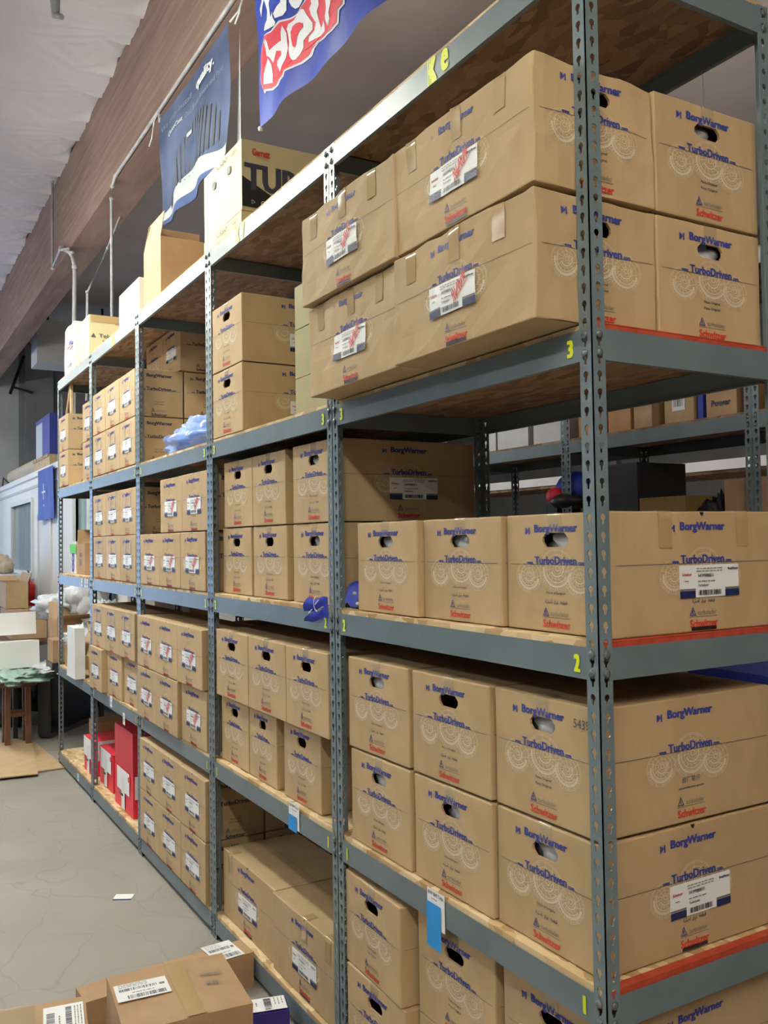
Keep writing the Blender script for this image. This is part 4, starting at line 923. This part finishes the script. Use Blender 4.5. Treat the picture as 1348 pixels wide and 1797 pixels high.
# ------------------------------------------------------------------ conduits on the beam
def conduit(pts, label, r=.014, m=M_GALV):
    mb = MB(); mb.tube(pts, r, m, 8); 
    for a in pts[:-1]: mb.sphere(a, r * 1.5, m, 8, 6)
    return tag(mb.build('conduit', smooth=True), label, 'pipe', 'conduits on the timber beam')
conduit([(5.5, .53, 4.93), (-6.35, .53, 4.93), (-6.46, .53, 4.88), (-6.5, .53, 4.78), (-6.5, .53, 3.3)], 'galvanised conduit running under the beam corner and dropping behind the rack top')
conduit([(-9.2, .5, 5.9), (-9.2, .5, 4.9), (-8.75, .5, 4.98), (-8.35, .52, 4.88)], 'galvanised conduit dropping down the face of the timber beam')
conduit([(-8.75, .52, 5.0), (-8.2, .52, 4.78), (-8.05, .52, 4.6), (-8.05, .5, 3.0)], 'thick grey conduit dropping below the beam at far left', .022)
conduit([(-6.6, .9, 5.4), (-7.6, .75, 4.7), (-7.85, .6, 4.3), (-7.9, .6, 3.2)], 'thin grey cable curving down beside the thick conduit', .012)
mb = MB(); mb.box(-8.15, -7.95, .49, .50, 4.02, 4.32, M_GALV) if False else None
# big banner on the beam: hangs from the conduit
BNX, BNZ, BNW, BNH = -4.74, 3.97, 1.39, .77
bn = empty('advertising_banner', (BNX, .46, BNZ))
BW_, BH_ = BNW, BNH
def bfn(u, v): return (u * BW_ - .03 * (1 - v) * u, .02 * sin(u * 16) * (1.1 - v) + .01 * sin(u * 5 + v * 6), v * BH_ + .03 * sin(u * pi) * (v - 1) - .035 * u * (v > .9))
M_BAN = noisy('banner_blue_print', (.045, .065, .14), (.12, .16, .28), 1.6, 3, .45, stretch=(1, 1, 1.5))
mb = MB(); mb.grid(frange(0, 1, 30), frange(0, 1, 16), bfn, M_BAN)
def bput(p): p.put(mb, lambda u, v, l: Vector(bfn(u, v)) + Vector((0, -.004 - l * 2, 0)))
p = Print()
p.l.append(([(u, v) for v in (0, 1) for u in frange(0, 1, 20)] and [(u, (.03 + .05 * sin(u * 4)) if k == 0 else (.13 + .10 * sin(u * 4.2 - .4))) for k in (0, 1) for u in frange(0, 1, 20)], [(i, i + 1, 22 + i, 21 + i) for i in range(20)], mat('banner_swoosh', (.50, .52, .55), .6), .0004))
p.l.append(([(u, (-.0) if k == 0 else (.03 + .05 * sin(u * 4))) for k in (0, 1) for u in frange(0, 1, 20)], [(i, i + 1, 22 + i, 21 + i) for i in range(20)], mat('banner_bottom_blue', (.05, .09, .24), .5), .0004))
for i in range(13):      # grey disc picture with ribs
    u = .30 + .045 * i; h = .42 * math.sqrt(max(.05, 1 - ((i - 6) / 7.2) ** 2)); p.l.append(([(u, .2), (u + .022, .2), (u + .022, .2 + h), (u, .2 + h)], [(0, 1, 2, 3)], mat('banner_picture_grey', (.10, .105, .125), .5), .0006))
p.poly([(.12, .1), (.20, .1), (.22, .16), (.17, .2), (.13, .17)], M_DARK, .0007)
Mw = mat('banner_letter', (.62, .64, .68), .5); Mw2 = mat('banner_letter_faint', (.22, .27, .36), .5)
p.text('We only install', .26, .80, .44, .07, Mw2, .0, .001); p.text('quality.', .68, .80, .26, .10, Mw, .03, .001); p.text('Disc Brake Rotors and Parts', .66, .70, .5, .045, Mw2, 0, .001); p.text('QuietCast', .27, .70, .22, .05, Mw, .02, .001); p.rect(.44, .50, .52, .55, Mw, .001)
bput(p); mb.build('printed_sheet', bn, smooth=True)
for (x, z, x2) in ((.0, BH_, -.28), (BW_, BH_ - .03, BW_ + .12)):
    m1 = MB(); m1.tube([(x, 0, z), ((x + x2) / 2, .03, z + .04), (x2, .07, 4.91 - BNZ)], .006, M_WHITE, 6); m1.tube([(x2, .06, 4.91 - BNZ), (x2 + .04, .02, 4.82 - BNZ), (x2 - .02, .02, 4.72 - BNZ), (x2 - .09, .02, 4.69 - BNZ)], .005, M_WHITE, 6); m1.build('tie_rope', bn)
m1 = MB(); m1.grid([0, .06], frange(0, 1, 8), lambda u, v: (BW_ + .0 - u * (1 - v) * 1.2, .06, v * BH_ * 1.0 - .04), M_OFFW); m1.build('white_backing_strip', bn)
tag(bn, 'dark blue advertising banner reading quality. tied under the timber beam', 'banner')
# flame-lettered flag (hangs from the ceiling on two lines)
fg = empty('flag', (0, .3, 0))
FX0, FX1, FZ0, FZ1 = -2.54, -1.02, 3.70, 4.66
def fy(x, z): return .012 * sin(x * 9 + z * 5) + .008 * sin(x * 17 - z * 9)
mb = MB(); mb.grid(frange(0, 1, 60), frange(0, 1, 40), lambda u, v: (FX0 + (FX1 - FX0) * u, fy(FX0 + (FX1 - FX0) * u, FZ0 + (FZ1 - FZ0) * v), FZ0 + (FZ1 - FZ0) * v + .03 * (1 - v) * (1 - u) ** 3), M_FLAGB)
def fpoly(pts, m, lift):
    tri = tessellate_polygon([[Vector((a, b, 0)) for a, b in pts]])
    def sub(a, b, c):
        e = max((Vector(a) - Vector(b)).length, (Vector(b) - Vector(c)).length, (Vector(c) - Vector(a)).length)
        if e < .05: mb.face([(q[0], fy(*q) - lift, q[1]) for q in (a, b, c)], m); return
        ab, bc, ca = [((p[0] + q[0]) / 2, (p[1] + q[1]) / 2) for p, q in ((a, b), (b, c), (c, a))]
        for t in ((a, ab, ca), (ab, b, bc), (ca, bc, c), (ab, bc, ca)): sub(*t)
    for t in tri: sub(*[pts[k] for k in t])
fpoly([(-2.441, 3.844), (-2.421, 3.849), (-2.357, 3.825), (-2.293, 3.819), (-2.268, 3.831), (-2.225, 3.828), (-2.213, 3.845), (-2.13, 3.821), (-2.056, 3.808), (-1.983, 3.811), (-1.961, 3.834), (-1.918, 3.838), (-1.825, 3.806), (-1.746, 3.791), (-1.688, 3.792), (-1.672, 3.837), (-1.632, 3.842), (-1.629, 3.885), (-1.965, 4.069), (-2.031, 4.067), (-2.077, 4.072), (-2.123, 4.069), (-2.206, 4.091), (-2.285, 4.117), (-2.323, 4.106), (-2.349, 4.098), (-2.434, 4.123), (-2.441, 4.098), (-2.469, 4.074), (-2.483, 4.033), (-2.471, 3.975), (-2.49, 3.936)], M_FLAGW, 0.003)
fpoly([(-2.444, 3.855), (-2.434, 3.863), (-2.363, 3.836), (-2.312, 3.83), (-2.286, 3.844), (-2.243, 3.842), (-2.227, 3.857), (-2.136, 3.831), (-2.067, 3.82), (-1.999, 3.824), (-1.977, 3.844), (-1.934, 3.851), (-1.835, 3.818), (-1.755, 3.801), (-1.699, 3.802), (-1.684, 3.846), (-1.647, 3.85), (-1.643, 3.892), (-1.944, 4.058), (-2.009, 4.057), (-2.06, 4.063), (-2.112, 4.056), (-2.206, 4.082), (-2.273, 4.103), (-2.311, 4.094), (-2.343, 4.087), (-2.423, 4.112), (-2.428, 4.086), (-2.455, 4.065), (-2.47, 4.027), (-2.458, 3.968), (-2.477, 3.929)], M_FLAGR, 0.005)
fpoly([(-2.402, 4.086), (-2.376, 4.055), (-2.356, 4.008), (-2.307, 4.013), (-2.263, 4.014), (-2.266, 4.051), (-2.257, 4.081), (-2.22, 4.027), (-2.209, 3.981), (-2.192, 3.943), (-2.205, 3.904), (-2.248, 3.89), (-2.267, 3.871), (-2.297, 3.913), (-2.294, 3.932), (-2.259, 3.945), (-2.264, 3.966), (-2.301, 3.982), (-2.328, 3.938), (-2.356, 3.975), (-2.384, 3.996), (-2.39, 4.03), (-2.415, 4.074)], M_FLAGW, 0.007)
fpoly([(-2.372, 3.98), (-2.345, 3.936), (-2.338, 3.891), (-2.347, 3.854), (-2.434, 3.884), (-2.426, 3.922), (-2.402, 3.947), (-2.383, 3.964)], M_FLAGW, 0.007)
fpoly([(-2.06, 4.051), (-2.021, 4.03), (-1.989, 3.982), (-1.958, 3.941), (-1.961, 3.914), (-2.003, 3.907), (-2.036, 3.9), (-2.037, 3.871), (-2.06, 3.854), (-2.095, 3.843), (-2.123, 3.852), (-2.158, 3.886), (-2.18, 3.927), (-2.185, 3.969), (-2.202, 4.008), (-2.219, 4.047), (-2.206, 4.063), (-2.153, 4.053), (-2.106, 4.053)], M_FLAGW, 0.007)
fpoly([(-2.067, 3.996), (-2.034, 3.974), (-2.035, 3.957), (-2.069, 3.955), (-2.089, 3.941), (-2.093, 3.909), (-2.107, 3.902), (-2.133, 3.924), (-2.161, 3.972), (-2.174, 4.009), (-2.154, 4.026), (-2.113, 4.016)], M_FLAGR, 0.009)
fpoly([(-1.96, 4.066), (-1.891, 4.029), (-1.89, 3.981), (-1.914, 3.966), (-1.9, 3.921), (-1.877, 3.876), (-1.854, 3.874), (-1.838, 3.886), (-1.814, 3.844), (-1.815, 3.826), (-1.876, 3.843), (-1.949, 3.868), (-2.001, 3.877), (-1.992, 3.897), (-1.948, 3.903), (-1.931, 3.928), (-1.962, 3.972), (-1.972, 4.006), (-1.95, 4.018)], M_FLAGW, 0.007)
fpoly([(-1.8, 3.979), (-1.727, 3.939), (-1.733, 3.892), (-1.758, 3.874), (-1.749, 3.842), (-1.77, 3.823), (-1.803, 3.863), (-1.813, 3.889), (-1.792, 3.906), (-1.801, 3.943)], M_FLAGW, 0.007)
fpoly([(-2.475, 4.349), (-2.389, 4.302), (-2.41, 4.266), (-2.385, 4.216), (-2.36, 4.169), (-2.347, 4.19), (-2.338, 4.16), (-2.31, 4.12), (-2.317, 4.108), (-2.368, 4.118), (-2.446, 4.148), (-2.439, 4.176), (-2.412, 4.183), (-2.417, 4.228), (-2.443, 4.273), (-2.462, 4.31), (-2.476, 4.286), (-2.487, 4.238), (-2.5, 4.282), (-2.482, 4.311)], M_FLAGW, 0.003)
fpoly([(-2.275, 4.24), (-2.221, 4.21), (-2.226, 4.137), (-2.254, 4.126), (-2.316, 4.142), (-2.334, 4.173), (-2.302, 4.192), (-2.27, 4.196)], M_FLAGW, 0.003)
fpoly([(-2.203, 4.2), (-2.036, 4.108), (-2.048, 4.085), (-2.099, 4.086), (-2.151, 4.106), (-2.186, 4.136), (-2.204, 4.165)], M_FLAGW, 0.003)
mb.build('flag_cloth', fg, smooth=False)
m1 = MB()
for x in (FX0 + .01, FX1 - .01): m1.tube([(x, 0, FZ1), (x, 0, CZ - .05)], .003, M_WHITE, 5)
m1.build('hanging_line', fg)
m1 = MB(); m1.sphere((FX0, fy(FX0, FZ0), FZ0 + .022), .012, M_WHITE, 8, 6); m1.build('corner_grommet', fg)
tag(fg, 'royal blue flag with red and white flame lettering hanging above the rack', 'flag')
# torn foil flap on the ceiling
mb = MB(); mb.tube([(-5.35, .0 - .12, 5.80), (-5.30, -.15, 5.70), (-5.33, -.14, 5.62), (-5.26, -.11, 5.58)], [.02, .035, .03, .02], M_WALLG, 8); tag(mb.build('torn_flap'), 'small dark torn flap hanging from the white ceiling sheet', 'tear')


# ------------------------------------------------------------------ racks behind
def simple_rack(x0, y0, nb, levels, H_, label, steel):
    xs = [x0 - W1 * i for i in range(nb + 1)]; root = empty('shelving_rack', (x0, y0, 0))
    for i, x in enumerate(xs):
        k = 'corner_right' if i == 0 else ('corner_left' if i == nb else 'tee'); k2 = {'corner_right': 'corner_left', 'corner_left': 'corner_right', 'tee': 'tee'}[k]
        link('post', PM[k], root, (x - x0, 0, 0)); link('post', PM[k2], root, (x - x0, DEP, 0), pi)
        for z in levels: link('beam', BY, root, (x - x0 - (.0 if i in (0,) else .004), FW, z), pi / 2)
    for i in range(nb):
        for z in levels:
            link('beam', BX, root, (xs[i + 1] - x0 + FW, 0, z)); link('beam', BX, root, (xs[i] - x0 - FW, DEP, z), pi)
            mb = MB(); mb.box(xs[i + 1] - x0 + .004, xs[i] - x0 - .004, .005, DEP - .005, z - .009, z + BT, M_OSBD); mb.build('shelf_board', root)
    return tag(root, label, 'shelf'), xs
RL = [.1, .85, 1.56, 2.275, 3.0]
simple_rack(1.25, 2.07, 5, RL, PH, 'second grey steel rack across the rear aisle, seen between the shelves of the first', M_STEEL)
WB = noisy('white_rail', (.60, .60, .62), (.66, .66, .68), 4, 3, .4)  # pale tone, used on the top rail only
r = empty('white_rack', (-1.0, 4.2, 0))
for x in (-6.6, -4.2, -1.75, 0.6):
    m1 = MB(); m1.box(x - .04 + 1, x + .04 + 1, 0, .06, 0, 2.5, M_DARK); m1.build('post', r)
for z in (2.30, 1.45, .6):
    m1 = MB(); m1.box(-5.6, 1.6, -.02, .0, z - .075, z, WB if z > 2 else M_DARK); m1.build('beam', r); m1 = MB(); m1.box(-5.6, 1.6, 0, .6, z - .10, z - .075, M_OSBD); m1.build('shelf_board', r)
tag(r, 'third rack with a white front rail far behind, seen through the openings', 'shelf')
# boxes standing on the second rack at top level
zr = RL[3] + BT + .001; yr = 2.07
pk = Print(); pk.rect(-.04, .04, -.16, -.02, M_OFFW, .001); pk.bars(-.03, .03, -.14, -.10, M_INKD, 8, 4, .0016); pk.rect(-.02, .02, -.05, -.04, M_INKD, .0016)
pq = Print(); pq.rect(-.05, .05, -.09, -.02, M_OFFW, .001); pq.bars(-.035, .035, -.08, -.05, M_INKD, 8, 4, .0016); pq.text('Power', 0, -.17, .11, .03, M_INKD, .03, .001)
ms = {'w': noisy('grey_white_card', (.45, .46, .47), (.5, .51, .52), 6, 3, .6), 'c': M_CARD, 'b': M_CARD2, 'o': noisy('orange_brown_card', (.42, .22, .09), (.5, .28, .12), 8, 3, .6), 'd': M_FLAGB}
RX = [(-3.17, .14, .2, 'w', None), (-2.93, .30, .20, 'w', None), (-2.60, .26, .24, 'w', None), (-2.27, .14, .26, 'o', None), (-2.03, .16, .28, 'o', None), (-1.865, .12, .28, 'c', None),
      (-1.63, .18, .22, 'c', pk), (-1.50, .03, .20, 'd', None), (-1.38, .17, .22, 'b', pq), (-1.17 + .12, .15, .24, 'b', pq), (-.88, .15, .26, 'b', pq), (-.70, .15, .26, 'b', pq), (-.50, .16, .24, 'b', pq), (-.3, .16, .24, 'b', pq), (-.1, .16, .24, 'c', pk)]
nms = {'w': 'white', 'c': 'light brown', 'b': 'brown', 'o': 'orange-brown taped', 'd': 'narrow blue'}
for i, (x, w_, h_, k, pr) in enumerate(RX):
    sbox('stored_carton', (x, yr + .22, zr), w_, .36, h_, ms[k], nms[k] + ' carton on the second rack\'s upper shelf, number %s from the left' % ('one two three four five six seven eight nine ten eleven twelve thirteen fourteen fifteen'.split()[i]), group='cartons on the second rack\'s upper shelf', extra={'f': pr} if pr else None, tape=False, seed=i, amp=.001)
zr2 = RL[2] + BT + .001
for i, (x, w_, h_, m, lb) in enumerate(((-2.12, .36, .55, M_DARK, 'tall black carton'), (-2.95, .36, .30, M_DARK, 'black crate'), (-2.62, .10, .36, M_DARK, 'slim black case'), (-2.46, .2, .28, M_CARD2, 'small brown carton'), (-1.78, .30, .36, M_YBOX, 'yellow-brown carton'), (-1.25, .30, .42, M_CARD2, 'brown carton'), (-.9, .34, .42, M_WALLG, 'grey carton'))):
    sbox('stored_carton', (x, yr + .25, zr2), w_, .36, h_, m, lb + ' on the second rack\'s middle shelf', group='boxes on the second rack\'s middle shelf', tape=False, seed=40 + i, amp=.002)
for i, (x, w_, h_, m) in enumerate(((-2.98, .30, .05, M_CARD2), (-2.68, .3, .05, M_CARD))):
    pass
o = blob((-1.50, yr + .2, zr2 + .17), (.105, .14, .17), M_DARK, 8, .5, 4, 34, 20, flat=zr2).build('bin_bag', smooth=True); tag(o, 'heap of glossy black bags on the second rack\'s middle shelf', 'bag')
mb = MB(); mb.sphere((-2.44, yr + .1, zr2 + .44), (.13, .10, .10), M_FLAGB, 18, 10); mb.sphere((-2.44, yr - .0 + .06, zr2 + .37), (.12, .12, .05), M_DARK, 18, 8); mb.sphere((-2.50, yr + .0, zr2 + .40), (.06, .05, .05), M_PINK, 14, 8); o = mb.build('cap', smooth=True); tag(o, 'blue cap with a red badge on the second rack\'s middle shelf', 'cap')
sbox('brown_carton', (-2.44, yr + .32, zr2 + .28 + .003), .2, .2, .06, M_CARD2, 'flat carton behind the blue cap on the second rack', tape=False)
sbox('blue_bin', (-.50, yr - .75 + .0, .0), .5, .4, 1.29, M_CAB, 'bright blue bin standing in the rear aisle behind the corner cartons', 'bin', tape=False)

# ------------------------------------------------------------------ foreground cartons
def ship_label(seed, w_=.15, h_=.1):
    p = Print(); p.rect(-w_ / 2, w_ / 2, -h_ / 2, h_ / 2, M_WHITE, .0005); rr = random.Random(seed)
    p.bars(-w_ * .42, w_ * .30, h_ * .05, h_ * .2, M_INKD, 30, seed, .001); p.bars(-w_ * .3, w_ * .42, -h_ * .42, -h_ * .22, M_INKD, 30, seed + 1, .001)
    p.lines(-w_ * .42, w_ * .15, h_ * .42, 3, h_ * .075, M_INKG, .001, seed, .003); p.lines(-w_ * .2, w_ * .25, -h_ * .12, 1, .01, M_INKG, .001, seed + 3, .004); p.rect(w_ * .34, w_ * .44, h_ * .05, h_ * .17, M_INKG, .001)
    return p
def fore(name, loc, W, D, H, m, rz, label, parts):
    r = empty(name, loc, rz); mb = plain_box(MB(), W, D, H, m, seed=len(label), amp=.0025, tape=False); mb.build('box_body', r)
    for pn, pr, (x, y), a in parts:
        m1 = MB(); ca, sa = cos(a), sin(a); pr.flat(m1, (x, y, H + .0045), (ca, sa, 0), (-sa, ca, 0), (0, 0, 1)); m1.build(pn, r)
    return tag(r, label, 'box')
tp = Print(); tp.rect(-.2, .2, -.03, .03, M_TAPE, .0)
stmp = Print(); stmp.ring(0, 0, .034, .003, M_INKG, 24, .6, .0004); stmp.ring(0, 0, .026, .002, M_INKG, 24, .6, .0004); stmp.rect(-.022, .022, -.004, .004, M_INKG, .0004); stmp.bars(-.02, .02, -.07, -.045, M_INKG, 9, 3, .0004)
tp2 = Print(); tp2.rect(-.18, .18, -.028, .028, M_TAPE, .0)
tp3 = Print(); tp3.rect(-.145, .145, -.09, .09, M_TAPEC, .0)
fore('shipping_carton', (-1.979, -.338, 0), .13, .65, .13, M_CARD2, radians(4.7), 'long slim brown carton lying against the rack foot behind the big foreground one', [('shipping_label', ship_label(3, .12, .15), (-.005, .225), radians(90)), ('edge_tape', tp, (0, -.1), 0)][:1])
fore('shipping_carton', (-1.367, -.488, 0), .365, .376, .35, M_CARD2, radians(-5.2), 'largest foreground carton with a maker stamp and taped lid', [('shipping_label', ship_label(5, .16, .11), (-.045, -.10), radians(90)), ('packing_tape', tp2, (0, .02), 0), ('maker_stamp', stmp, (-.05, .115), radians(80))])
fore('shipping_carton', (-1.575, -.895, 0), .29, .35, .25, M_CARD2, radians(-9), 'carton at the lower left corner covered in shiny tape with a large white label', [('shipping_label', ship_label(9, .22, .12), (.01, .105), radians(0)), ('packing_tape', tp3, (0, -.07), 0)])
o = fore('shipping_carton', (-1.595, -.118, 0), .10, .18, .10, M_PBLUE, radians(-14.7), 'small violet-blue carton with a white top label beside the big foreground one', [('shipping_label', ship_label(12, .09, .17), (0, 0), 0)])
mb = MB(); mb.box(-.045, .045, -.03, .03, 0, .004, M_WHITE); mb.box(-.045, .045, -.034, -.03, 0, .003, M_FLAGB); o = mb.build('card'); o.location = (-3.10, -.228, .0005); o.rotation_euler.z = radians(60); tag(o, 'small white card with a blue edge lying on the concrete floor', 'card')
